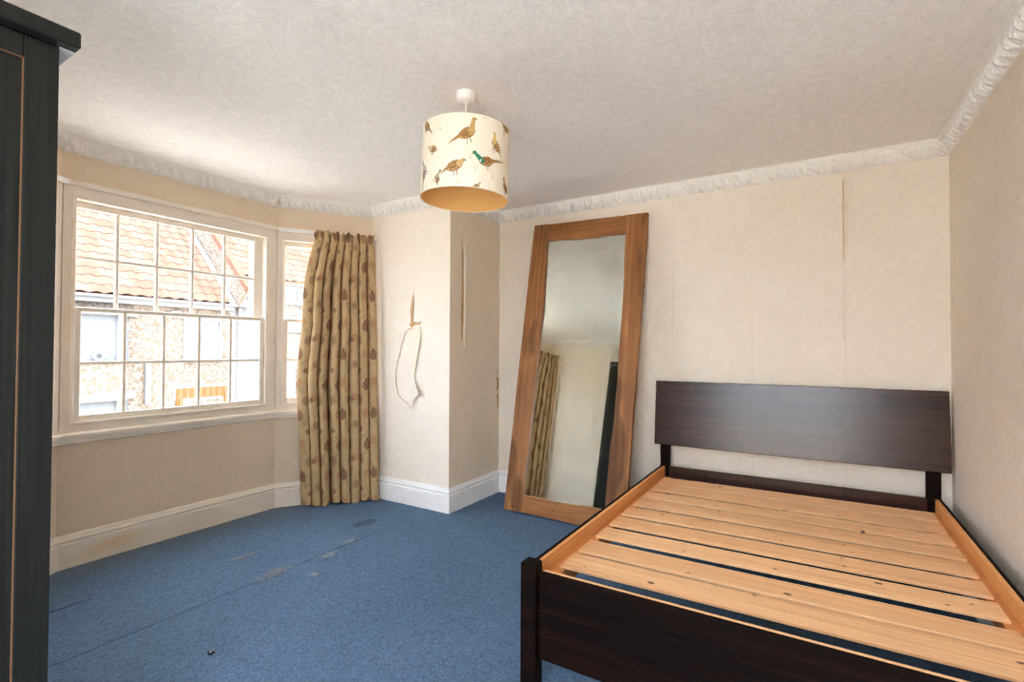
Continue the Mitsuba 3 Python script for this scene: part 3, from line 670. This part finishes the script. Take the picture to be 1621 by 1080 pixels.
# ------------------------------------------------------------------ leaning mirror
MBR = np.array([-1.139, 3.391, 0.0])
ca, sa = math.cos(0.021), math.sin(0.021); tl = 0.170; yawm = math.radians(0.5)
def _rx(v): return np.array([v[0], math.cos(tl) * v[1] + math.sin(tl) * v[2], -math.sin(tl) * v[1] + math.cos(tl) * v[2]])
def _rz(v): return np.array([math.cos(yawm) * v[0] - math.sin(yawm) * v[1], math.sin(yawm) * v[0] + math.cos(yawm) * v[1], v[2]])
MEX, MEZ = _rz(_rx(np.array([ca, 0, -sa]))), _rz(_rx(np.array([sa, 0, ca])))
MEY = np.cross(MEZ, MEX)                                # away from the viewer
MW, MH, MT = 0.996, 2.389, 0.036
def mir(m): return place(m, MBR - MW * MEX, MEX, MEY, MEZ)
mirror = thing('leaning_mirror', 'tall oak framed mirror leaning against the cream wall', 'mirror')
def live(h, k):                                        # wavy natural edge
    return 0.009 * np.sin(h * 2.7 + k) + 0.006 * np.sin(h * 7.1 + 2 * k) + 0.003 * np.sin(h * 17 + k * 5)
hh = np.linspace(0, MH, 61)
wl = np.interp(hh, [0, 0.12, 1.05, 1.58, 2.24, MH], [0.150, 0.153, 0.170, 0.172, 0.143, 0.14]) + 0.5 * live(hh, 1.0)
wr = np.interp(hh, [0, 0.16, 1.09, 2.23, MH], [0.838, 0.841, 0.853, 0.836, 0.835]) + 0.5 * live(hh, 4.0)
def ext(pts):
    m = trimesh.creation.extrude_polygon(Polygon(pts), MT)      # x, z-local, thickness
    v = np.asarray(m.vertices); m.vertices = np.column_stack([v[:, 0], v[:, 2], v[:, 1]]); m.invert()
    return m
lo_ = np.column_stack([0.5 * live(hh, 8.0) * 0.35 + 0.002, hh]); ro_ = np.column_stack([MW - 0.002 + 0.35 * live(hh, 3.0) * 0.5, hh])
add(f'{mirror}__stile', mir(ext(np.vstack([lo_, np.column_stack([wl, hh])[::-1]]))), 'm_oak_v', smooth=30)
add(f'{mirror}__stile', mir(ext(np.vstack([np.column_stack([wr, hh]), ro_[::-1]]))), 'm_oak_v', smooth=30)
def rail(z0, z1, bow):
    xs = np.linspace(0.14, 0.86, 25)
    L_ = lambda z: np.interp(z, hh, wl); R_ = lambda z: np.interp(z, hh, wr)
    edge = bow + 0.5 * live(xs * 2, 2.0)
    if z0 < 0.05:
        pts = [(L_(z0) + .0015, z0), (R_(z0) - .0015, z0)] + [(min(max(x, L_(z1) + .0015), R_(z1) - .0015), z1 + e + (x - 0.5) * 0.02) for x, e in list(zip(xs, edge))[::-1]]
    else:
        pts = [(min(max(x, L_(z0) + .0015), R_(z0) - .0015), z0 + e) for x, e in zip(xs, edge)] + [(R_(z1) - .0015, z1 - 0.003), (L_(z1) + .0015, z1 - 0.003)]
    m = ext(Polygon(pts).buffer(0).exterior.coords); m.vertices[:, 1] += 0.0015
    return m
add(f'{mirror}__rail', mir(rail(0.003, 0.138, 0.0)), 'm_oak_h', smooth=30)
add(f'{mirror}__rail', mir(rail(2.240, MH, 0.0)), 'm_oak_h', smooth=30)
add(f'{mirror}__glass', mir(box((0.10, 0.020, 0.07), (0.90, 0.024, 2.32))), 'm_mirror', label='dusty mirror glass')
add(f'{mirror}__backing', mir(box((0.08, 0.0245, 0.05), (0.92, 0.033, 2.34))), 'm_worn')

# ------------------------------------------------------------------ wardrobe
wd = thing('wardrobe', 'tall black painted wardrobe with worn edges at the left of the room', 'wardrobe')
WX1, WY1, WY0, WX0, WZ = -1.822, 0.523, -0.62, -2.42, 2.15
add(f'{wd}__carcass', cat(cbox((WX0, WY0, 0.08), (WX1 - 0.022, WY1, WZ), 0.004)), 'm_black')
add(f'{wd}__plinth', cbox((WX0, WY0 - 0.005, 0.0), (WX1 + 0.006, WY1 + 0.005, 0.09), 0.004), 'm_black')
cor = add(f'{wd}__cornice', cbox((WX0 - 0.03, WY0 - 0.037, WZ), (WX1 + 0.037, WY1 + 0.037, WZ + 0.046), 0.004), 'm_black')
add(f'{cor}__soffit', cat(cbox((WX0 - 0.028, WY1 + 0.001, WZ - 0.004), (WX1 + 0.0, WY1 + 0.034, WZ + 0.001), 0.001)), 'm_soffit', label='pale grey underside')  # strip lighter and greyer than the rest of the cornice
ym = (WY0 + WY1) / 2
for k, (y0, y1) in enumerate(((ym + 0.0015, WY1), (WY0, ym - 0.0015))):
    d = thing(f'{wd}__door', None, None)
    st = 0.073; f0, f1 = WX1 - 0.020, WX1; z0, z1 = 0.095, WZ - 0.004
    fr = [cbox((f0, y0, z0), (f1, y0 + st, z1), 0.0025), cbox((f0, y1 - st, z0), (f1, y1, z1), 0.0025), cbox((f0, y0 + st, z0), (f1, y1 - st, z0 + 0.12), 0.0025), cbox((f0, y0 + st, z1 - 0.062), (f1, y1 - st, z1), 0.0025)]
    add(f'{d}__frame', cat(fr), 'm_black')
    add(f'{d}__panel', box((f0 + 0.002, y0 + st - 0.005, z0 + 0.115), (f0 + 0.008, y1 - st + 0.005, z1 - 0.057)), 'm_black')
    e = 0.0015
    add(f'{d}__worn_edge', cat(cbox((f1 - 0.012, y1 - st - e, z0 + 0.12), (f1 - 0.0005, y1 - st + 0.0005, z1 - 0.062), 0.0006), cbox((f1 - 0.012, y0 + st - 0.0005, z0 + 0.12), (f1 - 0.0005, y0 + st + e, z1 - 0.062), 0.0006),
                               cbox((f1 - 0.012, y0 + st, z1 - 0.062 - e), (f1 - 0.0015, y1 - st, z1 - 0.0615), 0.0006)), 'm_worn', label='worn edge showing brown wood')
    yk = y0 + 0.035 if k == 0 else y1 - 0.035
    kn = lathe([(0, 0), (0.006, 0), (0.006, 0.012), (0.014, 0.017), (0.016, 0.024), (0.010, 0.030), (0, 0.031)], 24)
    add(f'{d}__knob', place(kn, (WX1, yk, 1.05), (0, 1, 0), (0, 0, 1), (1, 0, 0)), 'm_black', smooth=40)

# ------------------------------------------------------------------ peeling paper and marks on the walls
def flap(pts, mat, key, normal, thick=0.0006, label=None):
    """a thin torn sheet over a fan of (x, y, z) outline points"""
    pts = np.asarray(pts, float); c = pts.mean(0); n = len(pts)
    nn = np.asarray(normal, float)
    v = np.vstack([pts, c, pts - nn * thick, c - nn * thick])
    f = [[i, (i + 1) % n, n] for i in range(n)] + [[n + 1 + (i + 1) % n, n + 1 + i, 2 * n + 1] for i in range(n)]
    f += [[i, n + 1 + i, n + 1 + (i + 1) % n] for i in range(n)] + [[i, n + 1 + (i + 1) % n, (i + 1) % n] for i in range(n)]
    m = trimesh.Trimesh(v, f, process=False); m.fix_normals()
    return add(key, m, mat, label=label)
def pierpt(x, z, d=0.0): return (x, YJ - d, z)
# oval sheet that has come away: its bare patch, the lifted rim and the hanging flap
oval = [(-2.868, 1.465), (-2.905, 1.47), (-2.945, 1.44), (-2.978, 1.36), (-3.02, 1.23), (-3.048, 1.14), (-3.056, 1.06), (-3.045, 0.97), (-3.025, 0.905), (-2.97, 0.865), (-2.915, 0.835), (-2.876, 0.80)]
v = []
pts2 = np.array([(np.interp(t, np.linspace(0, 1, len(oval)), [q[0] for q in oval]) + 0.003 * math.sin(t * 60), np.interp(t, np.linspace(0, 1, len(oval)), [q[1] for q in oval]) + 0.002 * math.sin(t * 47)) for t in np.linspace(0, 1, 60)])
rimv = np.array([(p[0], YJ - 0.003 - 0.005 * math.sin(math.pi * k / 59) ** 0.5, p[1]) for k, p in enumerate(pts2)])
add('wall_pier__torn_edge', tube(rimv, 0.0014 + 0.0018 * np.abs(np.sin(np.arange(60) * 0.7)) * np.sin(np.pi * np.arange(60) / 59), 5), 'm_torn', label='brown curling edge of the torn paper')
def sheet(outline, key, mat, lift, label=None):
    # outline is (x, z); lift(x, z) -> distance off the wall
    poly = Polygon(outline).buffer(0)
    m = trimesh.creation.extrude_polygon(poly, 0.0008)
    m = m.subdivide_to_size(0.02)
    q = np.asarray(m.vertices); m.vertices = np.column_stack([q[:, 0], YJ - 0.0006 - q[:, 2] - lift(q[:, 0], q[:, 1]), q[:, 1]])
    m.fix_normals()
    return add(key, m, mat, smooth=30, label=label)
sheet(list(pts2) + [(-2.868, 0.80)], 'wall_pier__lifted_paper', 'm_paper', lambda x, z: 0.003 * np.clip((-2.868 - x) / 0.18, 0, 1) ** 0.7 * np.clip((z - 0.79) / 0.2, 0, 1) * np.clip((1.48 - z) / 0.2, 0, 1), 'bulging sheet of paper coming off the pier')
sheet([(-2.872, 1.475), (-2.80, 1.485), (-2.775, 1.43), (-2.782, 1.36), (-2.80, 1.28), (-2.835, 1.12), (-2.85, 1.05), (-2.872, 1.03)], 'wall_pier__torn_strip', 'm_paperback', lambda x, z: 0.004 + 0.02 * np.clip((x + 2.872) / 0.1, 0, 1) * np.clip((1.48 - z) / 0.3, 0, 1), 'cream torn strip hanging from the pier')
sheet([(-2.870, 1.09), (-2.845, 1.06), (-2.80, 0.97), (-2.765, 0.93), (-2.79, 0.91), (-2.82, 0.90), (-2.845, 0.86), (-2.868, 0.80)], 'wall_pier__torn_strip', 'm_paper', lambda x, z: 0.003 + 0.035 * np.clip((x + 2.87) / 0.1, 0, 1), 'folded flap at the foot of the tear')
sheet([(-2.862, 1.775), (-2.878, 1.70), (-2.895, 1.62), (-2.89, 1.53), (-2.884, 1.49), (-2.872, 1.50), (-2.868, 1.60), (-2.864, 1.68)], 'wall_pier__torn_slit', 'm_torn', lambda x, z: 0.003 + 0.006 * np.sin((z - 1.5) * 11), 'brown slit of bare plaster above the tear')
sheet([(-2.905, 1.50), (-2.87, 1.525), (-2.80, 1.515), (-2.78, 1.53), (-2.79, 1.505), (-2.85, 1.495), (-2.88, 1.475)], 'wall_pier__torn_slit', 'm_torn', lambda x, z: 0.006 + 0.004 * np.sin(x * 60), None)
# alcove: vertical tear, rubbed corner
def sheet_x(outline, key, mat, lift, label=None):
    poly = Polygon(outline).buffer(0)
    m = trimesh.creation.extrude_polygon(poly, 0.0008).subdivide_to_size(0.02)
    q = np.asarray(m.vertices); m.vertices = np.column_stack([XF + 0.0006 + q[:, 2] + lift(q[:, 0], q[:, 1]), q[:, 0], q[:, 1]])
    m.fix_normals(); return add(key, m, mat, smooth=30, label=label)
def ragged(y, zs, ws, seed):
    r = np.random.default_rng(seed); z = np.linspace(zs[0], zs[-1], 40); w = np.interp(z, zs, ws)
    L = [(y - w_ * (0.3 + 0.4 * r.random()), z_) for z_, w_ in zip(z, w)]; R = [(y + w_ * (0.3 + 0.7 * r.random()), z_) for z_, w_ in zip(z, w)]
    return L + R[::-1]
sheet_x(ragged(3.272, [1.36, 1.45, 1.6, 1.8, 2.05, 2.23], [0.012, 0.020, 0.022, 0.014, 0.016, 0.002], 4), 'wall_alcove__torn_edge', 'm_torn', lambda y, z: 0.001 + 0.010 * np.clip(np.sin((z - 1.36) * 3.6), 0, 1), 'brown ragged vertical tear in the paper')
sheet_x(ragged(3.30, [1.30, 1.6, 2.0, 2.2], [0.01, 0.016, 0.02, 0.002], 9), 'wall_alcove__torn_edge', 'm_paperback', lambda y, z: 0.004 + 0.014 * np.clip((y - 3.29) / 0.03, 0, 1), 'pale curled strip beside the tear')
sheet_x(ragged(3.815, [0.72, 0.9, 1.05, 1.12], [0.006, 0.02, 0.022, 0.004], 12), 'wall_alcove__torn_edge', 'm_torn_dark', lambda y, z: 0.001 + 0.004 * np.sin(z * 40), 'dark scuffed patch near the corner')
sheet_x(ragged(3.832, [0.3, 0.9, 1.5, 2.4], [0.004, 0.006, 0.004, 0.010], 15), 'wall_alcove__torn_edge', 'm_paperback', lambda y, z: 0.004 + 0.003 * np.sin(z * 9), 'loose paper strip in the corner')
# back wall: the open seam
def seam(x, z0, z1, w, lift, mat, key, label):
    zz = np.linspace(z0, z1, 40); env = np.sin(np.pi * np.linspace(0, 1, 40)) ** 0.8
    v = []
    for z_, e in zip(zz, env): v += [(x, YB - 0.0005, z_), (x + w, YB - 0.0005 - 0.4 * lift * e, z_), (x + w * 0.25, YB - 0.0008 - lift * e, z_)]
    v = np.array(v); f = []
    for k in range(39):
        a = 3 * k
        for p_, q_ in ((0, 1), (1, 2), (2, 0)): f += [[a + p_, a + q_, a + 3 + q_], [a + p_, a + 3 + q_, a + 3 + p_]]
    m = trimesh.Trimesh(v, f, process=False); m.fix_normals()
    add(key, m, mat, label=label)
seam(0.160, 1.84, 2.41, 0.020, 0.010, 'm_paper', 'wall_back__lifted_seam', 'open paper seam high on the wall')
seam(0.154, 1.36, 1.78, 0.010, 0.004, 'm_paper', 'wall_back__lifted_seam', 'faint lifted seam below it')
add('wall_back__bare_slit', cbox((0.1555, YB - 0.0012, 1.88), (0.1595, YB - 0.0002, 2.40), 0.0004), 'm_torn', label='brown line of bare wall in the seam')

# ------------------------------------------------------------------ litter on the carpet
def fluff(n, sx, sy, sz, seed, r=0.0007):
    rs = np.random.default_rng(seed); out = []
    for _ in range(n):
        c = rs.normal(0, 1, 3) * np.array([sx, sy, sz * 0.4]) * 0.45; L = rs.uniform(0.015, 0.05); a = rs.uniform(0, 6.28); k = rs.uniform(-60, 60)
        t = np.linspace(-0.5, 0.5, 7) * L
        p = np.stack([c[0] + t * math.cos(a) - k * t * t * math.sin(a), c[1] + t * math.sin(a) + k * t * t * math.cos(a), np.abs(c[2]) + 0.002 + 0.004 * np.abs(np.sin(t * 90 + a))], -1)
        out.append(tube(p, r, 4))
    return cat(out)
for (x, y, rot, n, sx, sy, seed, lab) in ((-2.65, 1.75, 0.1, 170, 0.042, 0.11, 1, 'largest clump of grey fluff on the blue carpet'), (-2.60, 2.07, 0.0, 70, 0.03, 0.07, 2, 'thin clump of grey fluff nearer the curtain'),
                                          (-3.02, 1.78, 0.0, 60, 0.02, 0.09, 3, 'dark wisp of fluff along the carpet seam by the window'), (-2.66, 2.30, 0.0, 40, 0.03, 0.05, 4, 'small grey wisp of fluff toward the pier'),
                                          (-2.44, 1.86, 0.0, 28, 0.02, 0.02, 5, 'tiny tuft of fluff beside the largest clump')):
    m = fluff(n, sx, sy, 0.026, seed); m.apply_translation([x, y, 0.001])
    add('fluff_clump', m, 'm_lint', label=lab, cat='fluff')
m = cat(at(cbox((-0.008, -0.012, 0), (0.008, 0.012, 0.010), 0.003), -2.195, 1.161, 0.0), tube([(-2.215, 1.158, 0.004), (-2.205, 1.160, 0.006), (-2.19, 1.165, 0.008)], 0.004, 6))
add('plastic_clip', m, 'm_blackplastic', label='small black clip lying alone on the carpet', cat='clip')

# ------------------------------------------------------------------ across the street
XH = -14.0; GZ = -3.2
scene['m_bounce'] = two({'type': 'diffuse', 'reflectance': rgb(0.84, 0.76, 0.64)})  # pale colour of the added bounce slab and sky-blocking wall
add('bounce_slab', box((-9, -16, -0.30), (9, YN - WALL_T, -0.05)), 'm_bounce', kind='structure', label='added pale slab outside the doors that bounces light onto the ceiling')  # unseen slab, added to bounce daylight up to the ceiling
add('wall_sky_block', box((-9, -7.3, -0.05), (9, -7.0, 2.5)), 'm_bounce', kind='structure', label='added pale wall behind the viewer that blocks low sky')  # unseen wall, added to keep low sky out of the mirror
add('street', box((-40, -40, GZ - 0.2), (14, 60, GZ)), 'm_asphalt', kind='structure', label='street below the window')
house = thing('house', 'terraced house across the street with orange tiled roof and pebbledash front', 'house')
PY = 7.78                                              # party line
def hb_(lo, hi, c=0.004): return cbox(lo, hi, c)
GUT = 2.42
add(f'{house}__wall', box((XH - 8, -4, GZ), (XH, PY, GUT)), 'm_pebble')
SLOPE = math.radians(44); RL = 3.75
tile_prof = []
def tile_mesh(w, L):
    # S-shaped clay tile, w along y, L up the slope (local x), raised 0.02 at its lower edge
    ys = np.linspace(0, w, 7); hs = 0.022 * np.sin(np.linspace(0, 2 * np.pi, 7)) + 0.022
    v, f = [], []
    for q, (y_, h_) in enumerate(zip(ys, hs)):
        v += [(0, y_, h_ + 0.018), (L, y_, h_ + 0.002), (0, y_, h_ - 0.002)]
    for q in range(6):
        a = 3 * q
        f += [[a, a + 3, a + 4], [a, a + 4, a + 1], [a + 2, a + 5, a + 3], [a + 2, a + 3, a]]
    return trimesh.Trimesh(np.array(v), f, process=False)
TW, TL_ = 0.29, 0.30
tm = tile_mesh(TW * 1.02, TL_ * 1.06)
_src = mikit.ply(tm, 'm_tile0')
_srcs = [{**_src, 'bsdf': {'type': 'ref', 'id': f'm_tile{k}'}} for k in range(3)]
def roof_tiles(holder, x0, z0, y0, y1, rows, slope, yv0, yv1, budget):
    cs, sn = math.cos(slope), math.sin(slope)
    rs = np.random.default_rng(int(abs(y0) * 10) + rows); rest = []; n = 0
    for r in range(rows):
        ncol = int((y1 - y0) / TW)
        for c in range(ncol):
            y = y0 + c * TW; s = r * TL_
            M = np.array([[-cs, 0, sn, x0 - s * cs], [0, 1, 0, y + rs.uniform(-.006, .006)], [sn, 0, cs, z0 + s * sn + rs.uniform(-.003, .003)], [0, 0, 0, 1.0]])
            if yv0 <= y <= yv1 and n < budget:
                key = numbered(f'{holder}__tile'); d = dict(_srcs[rs.integers(0, 3)]); d['to_world'] = T(M.tolist()); scene[key] = d; n += 1
            else:
                q = tm.copy(); q.apply_transform(M); rest.append(q)
    if rest: add(f'{holder}__tile_field', cat(rest), 'm_tile1', kind='stuff')
def roof_slab(x0, z0, y0, y1, L, slope, back=True):
    cs, sn = math.cos(slope), math.sin(slope)
    xr, zr = x0 - L * cs, z0 + L * sn
    pts = [(x0, z0 - 0.05), (xr, zr - 0.03), (xr - L * cs, z0 - 0.05)]
    m = trimesh.creation.extrude_polygon(Polygon(pts), y1 - y0); v = np.asarray(m.vertices)
    m.vertices = np.column_stack([v[:, 0], y0 + v[:, 2], v[:, 1]]); m.fix_normals(); return m
rf = add(f'{house}__roof', roof_slab(XH + 0.25, GUT + 0.08, -4, PY, RL, SLOPE), 'm_tile2')
roof_tiles(rf, XH + 0.30, GUT + 0.09, 0.5, PY, 13, SLOPE, 3.8, 8.5, 190)
th = np.linspace(np.pi, 2 * np.pi, 9)
def gutter(y0, y1, x, z): 
    prof = np.concatenate([np.stack([0.07 * np.cos(th), 0.07 * np.sin(th)], -1), np.stack([0.062 * np.cos(th[::-1]), 0.062 * np.sin(th[::-1])], -1)])
    m = trimesh.creation.extrude_polygon(Polygon(prof), y1 - y0); v = np.asarray(m.vertices); m.vertices = np.column_stack([x + v[:, 0], y0 + v[:, 2], z + v[:, 1]]); m.fix_normals(); return m
add(f'{house}__gutter', cat(gutter(-4, PY - 0.01, XH + 0.33, GUT + 0.07), hb_((XH, -4, GUT - 0.10), (XH + 0.24, PY, GUT + 0.04))), 'm_outwhite', smooth=30)
def casement(holder, x, y0, y1, z0, z1, lights, glass='m_outglass', fw=0.07, transom=None):
    w = add(f'{holder}__window', cat([hb_((x - 0.02, y0, z0), (x + 0.05, y0 + fw, z1)), hb_((x - 0.02, y1 - fw, z0), (x + 0.05, y1, z1)), hb_((x - 0.02, y0, z0), (x + 0.05, y1, z0 + fw)), hb_((x - 0.02, y0, z1 - fw), (x + 0.05, y1, z1)), hb_((x - 0.02, y0 - 0.06, z0 - 0.06), (x + 0.12, y1 + 0.06, z0))]
            + [hb_((x - 0.02, y0 + (y1 - y0) * q - fw * 0.6, z0), (x + 0.05, y0 + (y1 - y0) * q + fw * 0.6, z1)) for q in lights[1:-1]] + ([hb_((x - 0.02, y0, transom), (x + 0.05, y1, transom + fw))] if transom else [])), 'm_outwhite')
    for q0, q1 in zip(lights[:-1], lights[1:]):
        add(f'{w}__pane', box((x - 0.01, y0 + (y1 - y0) * q0 + fw * 0.5, z0 + fw * 0.5), (x + 0.01, y0 + (y1 - y0) * q1 - fw * 0.5, z1 - fw * 0.5)), glass)
    return w
# upper window with white blinds
w2 = casement(house, XH, 6.57, 7.55, 1.01, 2.06, [0, 0.42, 1])
for (a, b, z) in ((6.64, 6.95, 1.82), (7.02, 7.48, 1.86)):
    add(f'{w2}__blind', hb_((XH + 0.012, a, 1.06), (XH + 0.03, b, z)), 'm_blind')
# canted bay: upper window with a lowered blind, pebbledash below, lower bay roof
XQ = XH + 0.55
bay = add(f'{house}__bay', place(cat([trimesh.creation.extrude_polygon(Polygon([(0, 2.6), (0.55, 3.0), (0.55, 5.05), (0, 5.46)]), q1 - q0).apply_translation([0, 0, q0]) for q0, q1 in ((0.28, 0.94),)]), (XH, 0, 0), (1, 0, 0), (0, 1, 0), (0, 0, 1)), 'm_pebble')
add(f'{house}__bay_base', trimesh.creation.extrude_polygon(Polygon([(XH, 2.6), (XH + 0.55, 3.0), (XH + 0.55, 5.05), (XH, 5.46)]), 1.6).apply_translation([0, 0, GZ]), 'm_pebble')
add(f'{bay}__bay_trim', place(cat([trimesh.creation.extrude_polygon(Polygon([(0, 2.5), (0.62, 2.95), (0.62, 5.08), (0, 5.54)]), q1 - q0).apply_translation([0, 0, q0]) for q0, q1 in ((0.94, 1.0), (2.02, 2.16), (0.10, 0.28))]), (XH, 0, 0), (1, 0, 0), (0, 1, 0), (0, 0, 1)), 'm_outwhite')
bw_ = add(f'{bay}__blind', place(cat([trimesh.creation.extrude_polygon(Polygon([(0, 2.66), (0.49, 3.04), (0.49, 5.0), (0, 5.38)]), q1 - q0).apply_translation([0, 0, q0]) for q0, q1 in ((1.0, 2.02), (-1.6, 0.10))]), (XH, 0, 0), (1, 0, 0), (0, 1, 0), (0, 0, 1)), 'm_blind')
add(f'{bay}__mullion', cat([hb_((XQ - 0.07, y - 0.04, z0), (XQ + 0.01, y + 0.04, z1)) for y in (3.04, 5.0) for z0, z1 in ((1.0, 2.02), (-1.6, 0.1))]), 'm_outwhite')
add(f'{bay}__vent', hb_((XH + 0.27, 5.14, 1.70), (XH + 0.32, 5.26, 1.86)), 'm_grey')
add(f'{bay}__ornament', place(lathe([(0.06, -0.02), (0.11, -0.02), (0.11, 0.02), (0.06, 0.02), (0.06, -0.02)], 20), (XQ + 0.0, 4.62, 1.10), (0, 1, 0), (0, 0, 1), (1, 0, 0)), 'm_grey')
# downpipes, soldier course, lower window
for (y, z0, z1, x) in ((5.76, -0.1, 0.98, XH),):
    add(f'{house}__downpipe', hb_((x + 0.02, y - 0.055, z0), (x + 0.12, y + 0.055, z1)), 'm_outwhite')
lt = add(f'{house}__lintel', hb_((XH - 0.02, 6.36, -0.06), (XH + 0.015, 7.74, 0.30)), 'm_render')
for k in range(16):
    y = 6.42 + k * 0.082
    add(f'{lt}__brick', hb_((XH, y, -0.02 if 1 < k < 14 else -0.30), (XH + 0.03, y + 0.072, 0.24), 0.005), f'm_brick{k % 2}')
casement(house, XH - 0.02, 6.58, 7.62, -1.6, -0.04, [0, 0.5, 1])
add(f'{house}__alarm_box', hb_((XH, 6.27, 2.06), (XH + 0.08, 6.50, 2.24), 0.02), 'm_outwhite')
# the neighbour, stepped up and lighter
house2 = thing('house', 'taller pale rendered house joining the pebbledash house at the right', 'house')
EV = 3.30
add(f'{house2}__wall', box((XH - 8, PY, GZ), (XH, 24, EV)), 'm_render')
add(f'{house2}__upper_wall', hb_((XH - 0.1, PY + 0.01, 2.62), (XH + 0.02, 24, EV)), 'm_pebble')
rf2 = add(f'{house2}__roof', roof_slab(XH + 0.20, EV + 0.02, PY + 0.02, 24, RL - 0.4, SLOPE), 'm_tile2')
roof_tiles(rf2, XH + 0.25, EV + 0.04, PY, 16, 11, SLOPE, 8.0, 12.6, 165)
cs_, sn_ = math.cos(SLOPE), math.sin(SLOPE)
# gable wall strip showing above the lower roof, with white flashing and dark verge
def slope_strip(y0, y1, h0, h1, L, z00=GUT, x00=XH + 0.3):
    m = cbox((0, y0, h0), (L, y1, h1), 0.004)
    return place(m, (x00, 0, z00), (-cs_, 0, sn_), (0, 1, 0), (sn_, 0, cs_))
add(f'{house2}__gable_wall', slope_strip(PY + 0.005, PY + 0.10, 0.0, 0.62, RL), 'm_pebble')
add(f'{house}__flashing', slope_strip(PY - 0.19, PY - 0.03, 0.03, 0.12, RL), 'm_outwhite')
add(f'{house2}__verge', slope_strip(PY + 0.0, PY + 0.14, 0.60, 0.74, RL), 'm_tile2')
add(f'{house2}__gutter', cat(gutter(PY, 24, XH + 0.28, EV + 0.02), hb_((XH, PY, EV - 0.10), (XH + 0.2, 24, EV + 0.0))), 'm_outwhite', smooth=30)
add(f'{house2}__downpipe', hb_((XH + 0.02, 7.965, GZ), (XH + 0.12, 8.075, 2.44)), 'm_outwhite')
hop = add(f'{house2}__downpipe', cat(tube([(XH + 0.28, 8.62, EV - 0.05), (XH + 0.28, 8.58, EV - 0.15), (XH + 0.12, 8.14, 2.78), (XH + 0.12, 8.10, 2.6)], 0.06, 10), hb_((XH + 0.02, 7.85, 2.44), (XH + 0.24, 8.20, 2.66), 0.01)), 'm_outwhite', smooth=40)
pb = add(f'{house2}__bay', hb_((XH, 8.72, GZ), (XH + 1.1, 12.2, 3.12)), 'm_render')
XP = XH + 1.1
add(f'{pb}__gutter', gutter(8.68, 12.24, XP + 0.06, 3.16), 'm_outwhite', smooth=30)
casement(pb, XP, 8.80, 12.1, 2.60, 3.0, [0, 0.105, 0.21, 0.4, 0.6, 0.8, 1])
casement(pb, XP, 8.86, 12.1, -0.3, 0.76, [0, 0.09, 0.25, 0.5, 0.75, 1], transom=0.34)
add(f'{pb}__hood', hb_((XP, 8.74, 2.10), (XP + 0.14, 12.2, 2.22)), 'm_outwhite'); add(f'{pb}__hood', hb_((XP, 8.74, 1.74), (XP + 0.10, 12.2, 1.82)), 'm_outwhite')
add(f'{pb}__panel', hb_((XP, 8.78, 2.24), (XP + 0.02, 12.1, 2.50)), 'm_pebble'); add(f'{pb}__panel', hb_((XP, 8.78, 0.86), (XP + 0.02, 12.1, 1.72)), 'm_pebble')
